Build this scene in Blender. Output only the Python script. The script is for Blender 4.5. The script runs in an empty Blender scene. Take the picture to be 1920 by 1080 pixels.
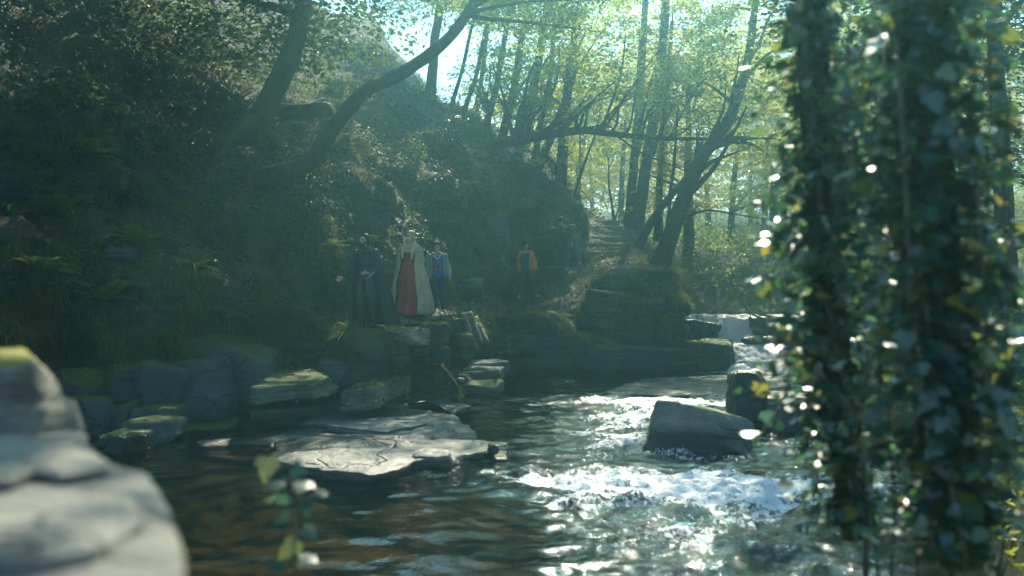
import bpy, bmesh, math, random
import numpy as np
from mathutils import Vector, Matrix, Euler
from mathutils.bvhtree import BVHTree

scene = bpy.context.scene
COL = scene.collection
R = math.radians

# ------------------------------------------------------------------ camera
FPX = 2000.0          # focal length in photograph pixels (1920 wide)
CAMZ = 2.4            # camera height above the pool, metres
cam_data = bpy.data.cameras.new('camera')
cam_data.sensor_width = 36.0
cam_data.lens = 36.0 * FPX / 1920.0
cam_data.clip_start = 0.05
cam_data.clip_end = 2000.0
cam_data.dof.use_dof = True
cam_data.dof.focus_distance = 25.0
cam_data.dof.aperture_fstop = 1.35
cam = bpy.data.objects.new('camera', cam_data)
cam.location = (0, 0, CAMZ)
cam.rotation_euler = (R(90), 0, 0)
COL.objects.link(cam)
scene.camera = cam

# ------------------------------------------------------------------ light
SUN_EL = R(42)
SUN_AZ = R(10)        # to the right of straight ahead (+Y towards +X)
world = bpy.data.worlds.new('World')
scene.world = world
world.use_nodes = True
wn = world.node_tree
wn.nodes.clear()
sky = wn.nodes.new('ShaderNodeTexSky')
sky.sky_type = 'NISHITA'
sky.sun_disc = False
sky.sun_elevation = SUN_EL
sky.sun_rotation = SUN_AZ
sky.air_density = 1.0
sky.dust_density = 0.2
sky.ozone_density = 2.0
bg = wn.nodes.new('ShaderNodeBackground')
bg.inputs['Strength'].default_value = 0.15
wo = wn.nodes.new('ShaderNodeOutputWorld')
wn.links.new(sky.outputs[0], bg.inputs[0])
wn.links.new(bg.outputs[0], wo.inputs[0])

sun_data = bpy.data.lights.new('sun', 'SUN')
sun_data.energy = 5.0
sun_data.angle = R(0.55)
sun_data.color = (1.0, 0.92, 0.70)
sun = bpy.data.objects.new('sun', sun_data)
sd = Vector((math.sin(SUN_AZ) * math.cos(SUN_EL), math.cos(SUN_AZ) * math.cos(SUN_EL), math.sin(SUN_EL)))
sun.rotation_euler = sd.to_track_quat('Z', 'Y').to_euler()
sun.location = (0, 0, 60)
COL.objects.link(sun)

scene.view_settings.view_transform = 'Standard'
scene.view_settings.look = 'None'
scene.view_settings.exposure = 1.5
scene.view_settings.gamma = 1.0
scene.view_settings.use_curve_mapping = False

scene.render.engine = 'CYCLES'
cy = scene.cycles
cy.use_denoising = True
try:
    cy.denoiser = 'OPENIMAGEDENOISE'
    cy.denoising_input_passes = 'RGB_ALBEDO_NORMAL'
except Exception:
    pass
cy.max_bounces = 4
cy.diffuse_bounces = 2
cy.glossy_bounces = 2
cy.transmission_bounces = 3
cy.volume_bounces = 0
cy.transparent_max_bounces = 10
cy.caustics_reflective = False
cy.caustics_refractive = False
cy.sample_clamp_indirect = 6.0
cy.use_adaptive_sampling = True
cy.adaptive_threshold = 0.02

# ------------------------------------------------------------------ helpers
rs = np.random.RandomState(11)
random.seed(5)


def P(px, py, d):
    """a point seen at photograph pixel (px, py), d metres in front of the camera"""
    return Vector(((px - 960.0) / FPX * d, d, CAMZ - (py - 540.0) / FPX * d))


def PA(a):
    a = np.asarray(a, float)
    px, py, d = a[..., 0], a[..., 1], a[..., 2]
    return np.stack([(px - 960) / FPX * d, d, CAMZ - (py - 540) / FPX * d], -1)


def to_px(p):
    """world points -> photograph pixels (arrays)"""
    d = np.maximum(p[..., 1], 0.05)
    return 960 + p[..., 0] / d * FPX, 540 - (p[..., 2] - CAMZ) / d * FPX


def _hash(ix, iy, iz, seed):
    h = (ix.astype(np.int64) * 374761393 + iy.astype(np.int64) * 668265263 + iz.astype(np.int64) * 2147483647 + seed * 1274126177) & 0xffffffff
    h = ((h ^ (h >> 13)) * 1274126177) & 0xffffffff
    h = ((h ^ (h >> 16)) * 2246822519) & 0xffffffff
    return ((h ^ (h >> 15)) & 0xffffff) / float(0xffffff)


def vnoise(p, seed=0):
    p = np.asarray(p, float)
    i = np.floor(p)
    f = p - i
    i = i.astype(np.int64)
    u = f * f * (3 - 2 * f)
    r = 0
    for dx in (0, 1):
        for dy in (0, 1):
            for dz in (0, 1):
                w = (u[..., 0] if dx else 1 - u[..., 0]) * (u[..., 1] if dy else 1 - u[..., 1]) * (u[..., 2] if dz else 1 - u[..., 2])
                r = r + w * _hash(i[..., 0] + dx, i[..., 1] + dy, i[..., 2] + dz, seed)
    return r * 2 - 1


def fbm(p, octaves=4, seed=0, gain=0.5):
    p = np.asarray(p, float)
    a, s, r = 1.0, 0.0, 0
    for k in range(octaves):
        r = r + a * vnoise(p * (2.03 ** k) + k * 17.3, seed + k)
        s += a
        a *= gain
    return r / s


def sstep(a, b, x):
    t = np.clip((x - a) / (b - a), 0, 1)
    return t * t * (3 - 2 * t)


def mesh_np(name, verts, faces, mat=None, parent=None, smooth=True, attrs=None, mats=None, matidx=None, link=True):
    """ONE mesh object; faces: (n,3) or (n,4) array, or a list of such arrays"""
    me = bpy.data.meshes.new(name)
    verts = np.ascontiguousarray(verts, dtype=np.float32).reshape(-1, 3)
    fl = faces if isinstance(faces, (list, tuple)) and len(faces) and isinstance(faces[0], np.ndarray) else [np.asarray(faces)]
    me.vertices.add(len(verts))
    me.vertices.foreach_set('co', verts.ravel())
    li = np.concatenate([f.ravel() for f in fl]).astype(np.int32)
    ls = np.concatenate([np.full(len(f), f.shape[1]) for f in fl])
    st = np.concatenate([[0], np.cumsum(ls)[:-1]]).astype(np.int32)
    me.loops.add(len(li))
    me.loops.foreach_set('vertex_index', li)
    me.polygons.add(len(ls))
    me.polygons.foreach_set('loop_start', st)
    me.polygons.foreach_set('use_smooth', np.full(len(ls), smooth, dtype=bool))
    if attrs:
        for k, v in attrs.items():
            a = me.attributes.new(k, 'FLOAT', 'POINT')
            a.data.foreach_set('value', np.ascontiguousarray(v, dtype=np.float32))
    for m in (mats or ([mat] if mat else [])):
        me.materials.append(m)
    if matidx is not None:
        me.polygons.foreach_set('material_index', np.asarray(matidx, dtype=np.int32))
    me.update(calc_edges=True)
    me.validate()
    if not link:
        return me
    return add_obj(name, me, parent)


def add_obj(name, me, parent=None, loc=None):
    o = bpy.data.objects.new(name, me)
    COL.objects.link(o)
    if parent is not None:
        o.parent = parent
    if loc is not None:
        o.location = loc
    return o


def tag(o, label=None, cat=None, group=None, kind=None):
    if label:
        o['label'] = label
    if cat:
        o['category'] = cat
    if group:
        o['group'] = group
    if kind:
        o['kind'] = kind
    return o


def thing(name, label, cat, loc=(0, 0, 0), rotz=0.0, group=None):
    e = bpy.data.objects.new(name, None)
    e.empty_display_size = 0.2
    COL.objects.link(e)
    e.location = loc
    e.rotation_euler = (0, 0, rotz)
    return tag(e, label, cat, group)


def grid_faces(nu, nv, closed=False):
    i = np.arange(nu if closed else nu - 1)[:, None]
    j = np.arange(nv - 1)[None, :]
    i2 = (i + 1) % nu
    a = i * nv + j
    return np.stack([a, i2 * nv + j, i2 * nv + j + 1, a + 1], -1).reshape(-1, 4)


# ------------------------------------------------------------------ node materials
class NT:
    def __init__(s, name):
        s.m = bpy.data.materials.new(name)
        s.m.use_nodes = True
        s.t = s.m.node_tree
        s.t.nodes.clear()
        s.out = s.t.nodes.new('ShaderNodeOutputMaterial')

    def n(s, ty, ins=None, **props):
        nd = s.t.nodes.new('ShaderNode' + ty)
        for k, v in props.items():
            setattr(nd, k, v)
        for k, v in (ins or {}).items():
            sock = nd.inputs[k]
            if isinstance(v, bpy.types.NodeSocket):
                s.t.links.new(v, sock)
            else:
                sock.default_value = v
        return nd

    def coord(s, scale=(1, 1, 1), space='Object'):
        tc = s.n('TexCoord')
        mp = s.n('Mapping', {'Vector': tc.outputs[space], 'Scale': scale})
        return mp.outputs[0]

    def geo(s, scale=(1, 1, 1)):
        g = s.n('NewGeometry')
        mp = s.n('Mapping', {'Vector': g.outputs['Position'], 'Scale': scale})
        return mp.outputs[0]

    def noise(s, vec, scale, detail=4, rough=0.55, dist=0.0):
        return s.n('TexNoise', {'Vector': vec, 'Scale': scale, 'Detail': detail, 'Roughness': rough, 'Distortion': dist}).outputs['Fac']

    def ramp(s, fac, stops):
        r = s.n('ValToRGB', {'Fac': fac})
        e = r.color_ramp.elements
        while len(e) < len(stops):
            e.new(0.5)
        for k, (p, c) in enumerate(stops):
            e[k].position = p
            e[k].color = (c, c, c, 1) if isinstance(c, (int, float)) else (*c, 1)
        return r.outputs[0]

    def mix(s, fac, a, b, blend='MIX'):
        m = s.n('Mix', data_type='RGBA', blend_type=blend)
        for k, v in ((0, fac), (6, a), (7, b)):
            if isinstance(v, bpy.types.NodeSocket):
                s.t.links.new(v, m.inputs[k])
            else:
                m.inputs[k].default_value = v if k == 0 else (*v, 1)
        return m.outputs[2]

    def math(s, op, a, b=0.0, clamp=False):
        m = s.n('Math', operation=op, use_clamp=clamp)
        for k, v in ((0, a), (1, b)):
            if isinstance(v, bpy.types.NodeSocket):
                s.t.links.new(v, m.inputs[k])
            else:
                m.inputs[k].default_value = v
        return m.outputs[0]

    def attr(s, name):
        return s.n('Attribute', attribute_name=name).outputs['Fac']

    def bump(s, h, strength=0.5, dist=0.05):
        return s.n('Bump', {'Height': h, 'Strength': strength, 'Distance': dist}).outputs[0]

    def bsdf(s, color, rough=0.8, normal=None, spec=0.5, **kw):
        b = s.n('BsdfPrincipled')
        for k, v in {'Base Color': color, 'Roughness': rough, 'Specular IOR Level': spec, **kw}.items():
            if isinstance(v, bpy.types.NodeSocket):
                s.t.links.new(v, b.inputs[k])
            else:
                b.inputs[k].default_value = (*v, 1) if isinstance(v, tuple) and len(v) == 3 else v
        if normal is not None:
            s.t.links.new(normal, b.inputs['Normal'])
        return b.outputs[0]

    def done(s, sh):
        s.t.links.new(sh, s.out.inputs['Surface'])
        return s.m

    def upz(s):
        g = s.n('NewGeometry')
        return s.n('SeparateXYZ', {'Vector': g.outputs['Normal']}).outputs['Z']


def m_rock(name, lo, hi, moss=0.0, mosscol=(0.05, 0.07, 0.012), rough=0.75, strata=0.5, lichen=0.0, scale=1.0, wetline=None):
    t = NT(name)
    g = t.geo()
    big = t.noise(g, 1.6 * scale, 6, 0.6)
    col = t.ramp(big, [(0.3, lo), (0.7, hi)])
    st = t.noise(t.geo((0.9, 0.9, 9.0)), 1.6 * scale, 5, 0.65, 0.4)
    col = t.mix(strata, col, t.ramp(st, [(0.32, tuple(c * 0.35 for c in lo)), (0.5, tuple(c * 0.9 for c in lo)), (0.7, hi)]))
    fine = t.noise(g, 22 * scale, 5, 0.7)
    col = t.mix(0.35, col, t.ramp(fine, [(0.3, tuple(c * 0.5 for c in lo)), (0.75, tuple(min(1, c * 1.25) for c in hi))]))
    # joints and cracks
    nz = t.n('TexNoise', {'Vector': g, 'Scale': 2.4 * scale, 'Detail': 3.0}).outputs['Color']
    wv = t.n('VectorMath', {0: t.geo((1, 1, 2.4)), 1: t.n('VectorMath', {0: nz, 1: (0.55 / scale,) * 3}, operation='MULTIPLY').outputs[0]}, operation='ADD').outputs[0]
    vor = t.n('TexVoronoi', {'Vector': wv, 'Scale': 1.15 * scale}, feature='DISTANCE_TO_EDGE').outputs['Distance']
    crack = t.math('MULTIPLY', t.ramp(vor, [(0.0, 1.0), (0.045, 0.0)]), t.ramp(t.noise(g, 1.1 * scale, 2), [(0.42, 0.0), (0.58, 1.0)]))
    col = t.mix(t.math('MULTIPLY', crack, 0.6), col, tuple(c * 0.15 for c in lo))
    if lichen:
        ln = t.noise(g, 5.0 * scale, 5, 0.7)
        col = t.mix(t.ramp(ln, [(0.58, 0.0), (0.66, lichen)]), col, (0.33, 0.31, 0.15))
    rg = rough
    if moss:
        mn = t.math('ADD', t.math('MULTIPLY', t.noise(g, 2.2 * scale, 5, 0.7), 0.6), t.math('MULTIPLY', t.noise(g, 13.0, 4, 0.7), 0.4))
        f = t.math('ADD', t.math('MULTIPLY', t.upz(), 0.75), t.math('MULTIPLY', mn, 0.9))
        f = t.math('SUBTRACT', f, 1.12 - moss * 0.75)
        f = t.ramp(t.math('MULTIPLY', f, 3.5), [(0.05, 0.0), (0.6, 1.0)])
        mc = t.mix(t.noise(g, 9, 3), mosscol, tuple(c * 1.9 for c in mosscol))
        col = t.mix(f, col, mc)
    if wetline is not None:
        z = t.n('SeparateXYZ', {'Vector': g}).outputs['Z']
        w = t.ramp(t.math('ADD', t.math('SUBTRACT', z, wetline), t.math('MULTIPLY', big, 0.15)), [(0.08, 1.0), (0.25, 0.0)])
        col = t.mix(w, col, tuple(c * 0.35 for c in lo))
        rg = t.math('SUBTRACT', rough, t.math('MULTIPLY', w, rough - 0.25))
    hgt = t.math('SUBTRACT', t.math('ADD', t.math('MULTIPLY', st, 1.0), t.math('MULTIPLY', fine, 0.4)), t.math('MULTIPLY', crack, 0.8))
    return t.done(t.bsdf(col, rg, t.bump(hgt, 0.7, 0.06), 0.35))


def m_leaf(name, a, b, trans, rough=0.45, tfac=0.45, spec=0.5, yellow=None, yfac=0.0):
    """leaf: colour varies with the per-leaf value 'rnd'; light passes through"""
    t = NT(name)
    r = t.attr('rnd')
    col = t.ramp(r, [(0.0, a), (1.0, b)])
    tcol = t.ramp(r, [(0.0, tuple(c * 0.6 for c in trans)), (1.0, trans)])
    if yellow:
        f = t.ramp(r, [(1 - yfac, 0.0), (1 - yfac + 0.05, 1.0)])
        col = t.mix(f, col, yellow)
        tcol = t.mix(f, tcol, yellow)
    d = t.bsdf(col, rough, None, spec)
    tr = t.n('BsdfTranslucent', {'Color': tcol}).outputs[0]
    mx = t.n('MixShader', {'Fac': tfac})
    t.t.links.new(d, mx.inputs[1])
    t.t.links.new(tr, mx.inputs[2])
    return t.done(mx.outputs[0])


def m_plain(name, col, var=0.25, rough=0.8, scale=30, bump=0.25, sheen=0.0, weave=False, hem=None):
    t = NT(name)
    c = t.coord()
    n1 = t.noise(c, scale, 4, 0.6)
    n2 = t.noise(c, scale * 0.12, 3, 0.5)  # broad mottling imitates cloth shading as well as dirt
    f = t.math('ADD', t.math('MULTIPLY', n1, 0.5), t.math('MULTIPLY', n2, 0.5))
    cc = t.ramp(f, [(0.3, tuple(x * (1 - var) for x in col)), (0.7, tuple(min(1, x * (1 + var)) for x in col))])
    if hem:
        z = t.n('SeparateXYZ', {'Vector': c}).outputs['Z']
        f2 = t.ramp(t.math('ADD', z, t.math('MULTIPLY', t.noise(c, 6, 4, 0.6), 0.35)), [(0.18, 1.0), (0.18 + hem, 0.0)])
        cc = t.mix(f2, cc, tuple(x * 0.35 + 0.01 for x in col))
    h = n1
    if weave:
        h = t.n('TexWave', {'Vector': c, 'Scale': 60.0, 'Distortion': 1.0}).outputs['Fac']
    return t.done(t.bsdf(cc, rough, t.bump(h, bump, 0.01), 0.3))


MAT = {}
ORD = 'first second third fourth fifth sixth seventh eighth ninth tenth eleventh twelfth thirteenth fourteenth fifteenth sixteenth seventeenth eighteenth nineteenth twentieth twenty-first twenty-second twenty-third twenty-fourth'.split()
MAT['bank'] = None
# ------------------------------------------------------------------ materials of the setting
def m_bank():
    t = NT('mossy_bank')
    g = t.geo()
    big = t.noise(g, 0.7, 6, 0.62)
    st = t.noise(t.geo((0.7, 0.7, 6.0)), 1.5, 6, 0.65, 0.5)
    fine = t.noise(g, 16, 5, 0.7)
    rock = t.ramp(st, [(0.34, (0.008, 0.011, 0.012)), (0.5, (0.03, 0.037, 0.037)), (0.72, (0.085, 0.09, 0.08))])
    soil = t.ramp(fine, [(0.3, (0.018, 0.013, 0.008)), (0.52, (0.06, 0.042, 0.026)), (0.75, (0.14, 0.10, 0.06))])
    moss = t.ramp(fine, [(0.3, (0.03, 0.045, 0.010)), (0.55, (0.075, 0.10, 0.018)), (0.8, (0.14, 0.155, 0.028))])
    up = t.upz()
    f1 = t.ramp(t.math('ADD', up, t.math('MULTIPLY', t.math('SUBTRACT', big, 0.5), 0.9)), [(0.42, 0.0), (0.62, 1.0)])
    col = t.mix(f1, rock, soil)
    mfac = t.ramp(t.noise(g, 1.3, 6, 0.7), [(0.46, 0.0), (0.58, 1.0)])
    mfac2 = t.math('MULTIPLY', mfac, t.attr('moss'))
    col = t.mix(mfac2, col, moss)
    col = t.mix(t.attr('dirt'), col, soil)
    trod = t.ramp(t.noise(g, 9, 5, 0.7), [(0.3, (0.10, 0.085, 0.06)), (0.55, (0.22, 0.195, 0.145)), (0.75, (0.34, 0.31, 0.24))])
    col = t.mix(t.attr('path'), col, trod)
    h = t.math('ADD', t.math('MULTIPLY', st, 0.8), t.math('MULTIPLY', fine, 0.5))
    return t.done(t.bsdf(col, 0.85, t.bump(h, 0.8, 0.12), 0.25))


def m_ground():
    t = NT('forest_floor')
    g = t.geo()
    n1 = t.noise(g, 0.5, 5, 0.6)
    fine = t.noise(g, 12, 5, 0.7)
    soil = t.ramp(fine, [(0.3, (0.02, 0.018, 0.010)), (0.55, (0.07, 0.06, 0.03)), (0.75, (0.13, 0.11, 0.06))])
    green = t.ramp(fine, [(0.3, (0.025, 0.04, 0.008)), (0.7, (0.09, 0.12, 0.025))])
    col = t.mix(t.ramp(n1, [(0.42, 0.0), (0.6, 1.0)]), soil, green)
    bed = t.ramp(t.noise(g, 1.8, 5, 0.65), [(0.3, (0.012, 0.018, 0.012)), (0.55, (0.05, 0.055, 0.032)), (0.75, (0.11, 0.10, 0.06))])
    amber = t.ramp(t.noise(t.geo((0.6, 2.2, 1)), 1.5, 5, 0.6), [(0.3, (0.03, 0.018, 0.006)), (0.7, (0.20, 0.11, 0.028))])
    bed = t.mix(t.attr('amber'), bed, amber)
    z = t.n('SeparateXYZ', {'Vector': g}).outputs['Z']
    col = t.mix(t.attr('bed'), col, bed)
    return t.done(t.bsdf(col, 0.9, t.bump(fine, 0.6, 0.08), 0.2))


# ------------------------------------------------------------------ left hillside: stations of (px, [(py, d) ...]) from the stream up
ST = [
 (-420, [(840, 15), (725, 15.3), (465, 16.3), (445, 17.5), (345, 17.8), (200, 18.6), (60, 20), (-120, 22), (-380, 27), (-600, 36)]),
 (-150, [(815, 16.3), (718, 16.6), (460, 17.6), (441, 18.8), (342, 19.1), (205, 19.8), (70, 21.3), (-105, 24), (-340, 29), (-520, 37)]),
 (0,    [(805, 17), (715, 17.3), (455, 18.3), (438, 19.4), (340, 19.7), (210, 20.4), (80, 22), (-90, 25), (-300, 30), (-450, 38)]),
 (180,  [(788, 18), (700, 18.4), (460, 19.4), (445, 20.4), (350, 20.8), (250, 21.6), (140, 23.5), (-30, 27), (-230, 33), (-350, 42)]),
 (330,  [(772, 19), (680, 19.3), (500, 20.3), (455, 21.2), (370, 22), (320, 23), (240, 25.5), (120, 29), (-80, 36), (-200, 46)]),
 (480,  [(752, 20.2), (660, 20.5), (560, 21), (470, 22), (390, 23), (335, 24.2), (265, 27), (180, 31), (20, 39), (-80, 50)]),
 (600,  [(728, 20.6), (655, 20.8), (614, 21), (578, 22.6), (470, 23.0), (350, 24.0), (270, 27), (190, 33), (70, 42), (10, 54)]),
 (700,  [(722, 20.3), (665, 20.5), (617, 20.8), (582, 23), (480, 23.5), (370, 24.6), (290, 28), (200, 35), (80, 46), (40, 60)]),
 (800,  [(706, 22.3), (655, 22.5), (598, 22.7), (572, 25), (490, 25.4), (380, 26.5), (295, 30), (236, 37), (186, 46), (180, 60)]),
 (880,  [(694, 26), (640, 26.2), (584, 26.6), (560, 28.8), (470, 29.3), (360, 30.3), (300, 33.5), (252, 40), (214, 48), (235, 60)]),
 (960,  [(696, 30.5), (640, 30.7), (592, 31), (545, 33.5), (470, 34), (385, 35), (330, 38), (295, 43), (265, 50), (290, 60)]),
 (1040, [(696, 31), (650, 31.2), (588, 31.5), (518, 35.5), (450, 36.2), (400, 37.5), (365, 40), (335, 44), (315, 49), (340, 58)]),
 (1088, [(694, 31.5), (640, 31.6), (575, 32), (484, 37.5), (447, 39.6), (424, 41.5), (407, 44), (394, 47), (386, 51), (402, 60)]),
 (1130, [(694, 31.5), (605, 31.7), (515, 32.2), (482, 36), (460, 38.5), (440, 41), (424, 44), (414, 46.5), (411, 50), (426, 60)]),
 (1190, [(694, 31.5), (605, 31.7), (502, 32.2), (480, 35.5), (464, 38.5), (449, 41.5), (436, 44.5), (431, 47), (433, 51), (450, 60)]),
 (1262, [(694, 31.8), (605, 32.1), (510, 32.7), (497, 35), (497, 38), (505, 41), (515, 44), (522, 47), (530, 52), (540, 60)]),
 (1284, [(680, 33), (610, 33.4), (530, 34.2), (520, 36.5), (520, 39.5), (526, 42.5), (532, 45.5), (538, 49), (545, 53), (552, 60)]),
 (1296, [(700, 34.6), (690, 35.2), (660, 36.2), (650, 38), (645, 41), (640, 44), (635, 47), (630, 51), (625, 55), (620, 60)]),
]


def build_hill():
    nu_tot, sub_v = 420, [6, 20, 34, 14, 26, 26, 26, 26, 24, 16]
    cols = []
    for px, rows in ST:
        rows = [(px, py, d) for py, d in rows]
        base = PA(rows)
        first = base[0].copy()
        first[2] = min(first[2], 0.0) - 0.9
        cols.append(np.vstack([first, base]))
    K = np.array(cols)                                   # stations x keys x 3
    # along the bank: cumulative chord length of key rows, Catmull-Rom
    chord = np.linalg.norm(np.diff(K[:, 2:6].mean(1), axis=0), axis=1)
    chord = np.maximum(chord, 0.7)
    s = np.concatenate([[0], np.cumsum(chord)])
    u = np.linspace(0, s[-1], nu_tot)
    idx = np.clip(np.searchsorted(s, u, side='right') - 1, 0, len(s) - 2)
    tt = ((u - s[idx]) / (s[idx + 1] - s[idx]))[:, None, None]
    Kp = np.vstack([K[:1], K, K[-1:]])
    p0, p1, p2, p3 = Kp[idx], Kp[idx + 1], Kp[idx + 2], Kp[idx + 3]
    lin = p1 * (1 - tt) + p2 * tt
    cr = 0.5 * ((2 * p1) + (-p0 + p2) * tt + (2 * p0 - 5 * p1 + 4 * p2 - p3) * tt ** 2 + (-p0 + 3 * p1 - 3 * p2 + p3) * tt ** 3)
    KU = lin * 0.45 + cr * 0.55
    rows, rowk = [], []
    nk = KU.shape[1]
    for k in range(nk - 1):
        n = sub_v[k]
        for j in range(n):
            f = j / n
            rows.append(KU[:, k] * (1 - f) + KU[:, k + 1] * f)
            rowk.append(k + f)
    rows.append(KU[:, -1]); rowk.append(nk - 1)
    V = np.stack(rows, 1)                                # nu x nv x 3
    rk = np.array(rowk)[None, :].repeat(nu_tot, 0)
    # light smoothing so that ledges are not knife edges
    for _ in range(2):
        V[:, 1:-1] = V[:, 1:-1] * 0.5 + (V[:, :-2] + V[:, 2:]) * 0.25

    def nrm(V):
        du = np.gradient(V, axis=0); dv = np.gradient(V, axis=1)
        n = np.cross(du, dv)
        n /= np.linalg.norm(n, axis=-1, keepdims=True) + 1e-9
        return n
    N = nrm(V)
    pxv, pyv = to_px(V)
    # amplitude: the path (between keys 3 and 4) is fairly even where people walk
    onpath = sstep(2.85, 3.05, rk) * (1 - sstep(3.95, 4.1, rk)) * sstep(590, 640, pxv)
    steps = sstep(3.5, 4.0, rk) * sstep(1070, 1100, pxv)
    amp = 1.0 - 0.86 * np.maximum(onpath, steps)
    amp *= 1 - 0.5 * sstep(7.5, 9, rk)
    big = fbm(V * 0.45, 4, 3) * 0.95 + (0.5 - np.abs(fbm(V * 0.9, 2, 14))) * 0.45 - 0.12
    mid = fbm(V * 1.9, 3, 9) * 0.20 + (0.4 - np.abs(fbm(V * 2.4, 2, 19))) * 0.16
    # bedded rock: ledges that jut and recede in courses
    zz = V[..., 2] * 2.6 + fbm(V * 0.5, 2, 21) * 1.2
    band = vnoise(np.stack([np.floor(zz) * 7.7, V[..., 0] * 0.45 + np.floor(zz) * 3.1, V[..., 1] * 0.45], -1), 31)
    steep = 1 - np.abs(N[..., 2])
    disp = amp * (big + mid + band * 0.38 * steep) + (1 - amp) * fbm(V * 2.5, 3, 5) * 0.05
    N = N * np.sign(np.sum(N * (np.array([0, 0, CAMZ]) - V), -1, keepdims=True) + 1e-6)
    el = lambda cx, cy, sx, sy, a: a * np.exp(-((pxv - cx) / sx) ** 2 - ((pyv - cy) / sy) ** 2)
    # hollows and bulges that the slope shows
    disp = disp + el(230, 352, 48, 22, -1.1) + el(560, 218, 60, 16, -0.8) + el(700, 420, 50, 50, -0.5) + el(905, 470, 35, 60, -0.4) + el(60, 400, 60, 20, -0.6) + el(330, 380, 40, 18, -0.6)
    disp = disp + el(588, 450, 40, 80, 0.75) + el(430, 560, 110, 45, 0.5) + el(170, 560, 150, 50, 0.35) + el(640, 300, 50, 40, 0.5) + el(120, 250, 120, 50, 0.5) + el(880, 340, 24, 60, 0.4)
    V = V + N * disp[..., None]
    fine = fbm(V * 6.0, 3, 41) * 0.05 * amp
    V = V + N * fine[..., None]
    N = nrm(V)
    pxv, pyv = to_px(V)
    moss = np.clip(0.75 + 0.6 * fbm(V * 0.4, 2, 55), 0, 1)
    moss = np.maximum(moss, sstep(700, 560, pxv) * sstep(440, 470, pyv) * 0.95)
    moss *= 1 - onpath * 0.7
    # brown leaf litter on the gentler slope
    lit = np.exp(-(((pxv - 470) / 120) ** 2 + ((pyv - 290) / 60) ** 2))
    dirt = np.clip(lit * 0.9 + onpath * 0.75 * sstep(820, 900, pxv) + steps * 0.7, 0, 0.9)
    pathm = np.clip(np.maximum(onpath * sstep(620, 680, pxv) * sstep(1300, 1200, pxv), steps * (1 - sstep(1165, 1200, pxv))) * (0.55 + 0.9 * fbm(V * 1.4, 3, 66)), 0, 0.95)
    nv = V.shape[1]
    o = mesh_np('hillside', V, grid_faces(nu_tot, nv), MAT['bank'], attrs={'moss': moss.ravel(), 'dirt': dirt.ravel(), 'path': pathm.ravel()})
    tag(o, kind='structure')
    return o, V, N, rk


def stream_right(y):
    """x of the right-hand water edge at distance y"""
    return np.interp(y, [-30, 3, 6, 8, 12, 18, 25, 32, 36, 40, 60], [0.6, 1.5, 2.3, 3.2, 4.6, 6.3, 7.6, 8.6, 9.6, 10.5, 16])


def ground_z(x, y):
    s = x - stream_right(y)
    n = fbm(np.stack([x * 0.35, y * 0.35, x * 0], -1), 4, 77)
    zr = -0.55 + sstep(0, 1.2, s) * 1.75 + np.maximum(s - 1.0, 0) * 0.33 + n * 0.35 * sstep(0.3, 2, s)
    zr = np.minimum(zr, 10 + n)
    # near bank under the camera; unseen rise behind it added to block light
    zn = -0.55 + sstep(8.2, 5.2, y) * 1.35 + n * 0.12 + np.clip(-y - 2.5, 0, 17) * 0.3
    # stream bed
    bed = -0.5 + 0.22 * fbm(np.stack([x * 0.6, y * 0.6, x * 0], -1), 3, 91)
    shelf = sstep(1.2, -2.0, x) * sstep(11.0, 14.5, y)
    bed = bed + shelf * 0.32
    z = np.maximum(np.maximum(zr, zn), bed)
    # upstream of the fall the ground is higher, then climbs away
    up = sstep(33.2, 33.8, y)
    zu = 1.25 + np.maximum(y - 37.5, 0) * 0.30 * sstep(36, 42, y)
    zu = np.where(y > 46, 1.25 + 8.5 * 0.30 + (y - 46) * 0.085, zu) + n * 0.45 * sstep(37, 41, y)
    zu = np.maximum(zu, np.minimum(zr, 10 + n) + 0.3)
    z = z * (1 - up) + np.maximum(z, zu) * up
    return z


def build_ground():
    xs = np.unique(np.concatenate([np.linspace(-130, -20, 24), np.linspace(-20, 25, 151), np.linspace(25, 130, 36)]))
    ys = np.unique(np.concatenate([np.linspace(-30, 0, 16), np.linspace(0, 60, 181), np.linspace(60, 190, 46)]))
    X, Y = np.meshgrid(xs, ys, indexing='ij')
    Z = ground_z(X, Y)
    # keep the sheet beneath the hillside on the left
    hx = np.interp(Y, [0, 15, 20, 25, 31, 36, 45, 60, 80], [-30, -9, -4.6, -2.2, 0.5, 2.0, 3.5, 6, 9])
    left = sstep(0.5, -4.0, X - hx) * sstep(9, 14, Y)
    Z = Z * (1 - left) + (-1.2) * left
    V = np.stack([X, Y, Z], -1)
    bed = sstep(0.35, 0.05, Z) * (Y < 34)
    pxv, pyv = to_px(np.stack([X, Y, np.zeros_like(X)], -1))
    amber = 0.8 * sstep(0.2, -1.2, X) * sstep(13.6, 12.2, Y) + 0.7 * np.exp(-((X - 0.2) ** 2 + (Y - 13.2) ** 2 / 1.5))
    o = mesh_np('ground', V, grid_faces(len(xs), len(ys)), MAT['ground'], attrs={'bed': bed.ravel(), 'amber': np.clip(amber, 0, 1).ravel()})
    tag(o, kind='structure')
    return o


MAT['bank'] = m_bank()
MAT['ground'] = m_ground()
hill, HV, HN, HK = build_hill()
ground = build_ground()
BVH_H = BVHTree.FromObject(hill, bpy.context.evaluated_depsgraph_get())


def ray_px(px, py, bvh=None):
    d = Vector(((px - 960) / FPX, 1, -(py - 540) / FPX)).normalized()
    h = (bvh or BVH_H).ray_cast(Vector((0, 0, CAMZ)), d)
    return h[0]


def hill_depth(px, py, default=25.0):
    h = ray_px(px, py)
    return h.y if h else default


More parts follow.
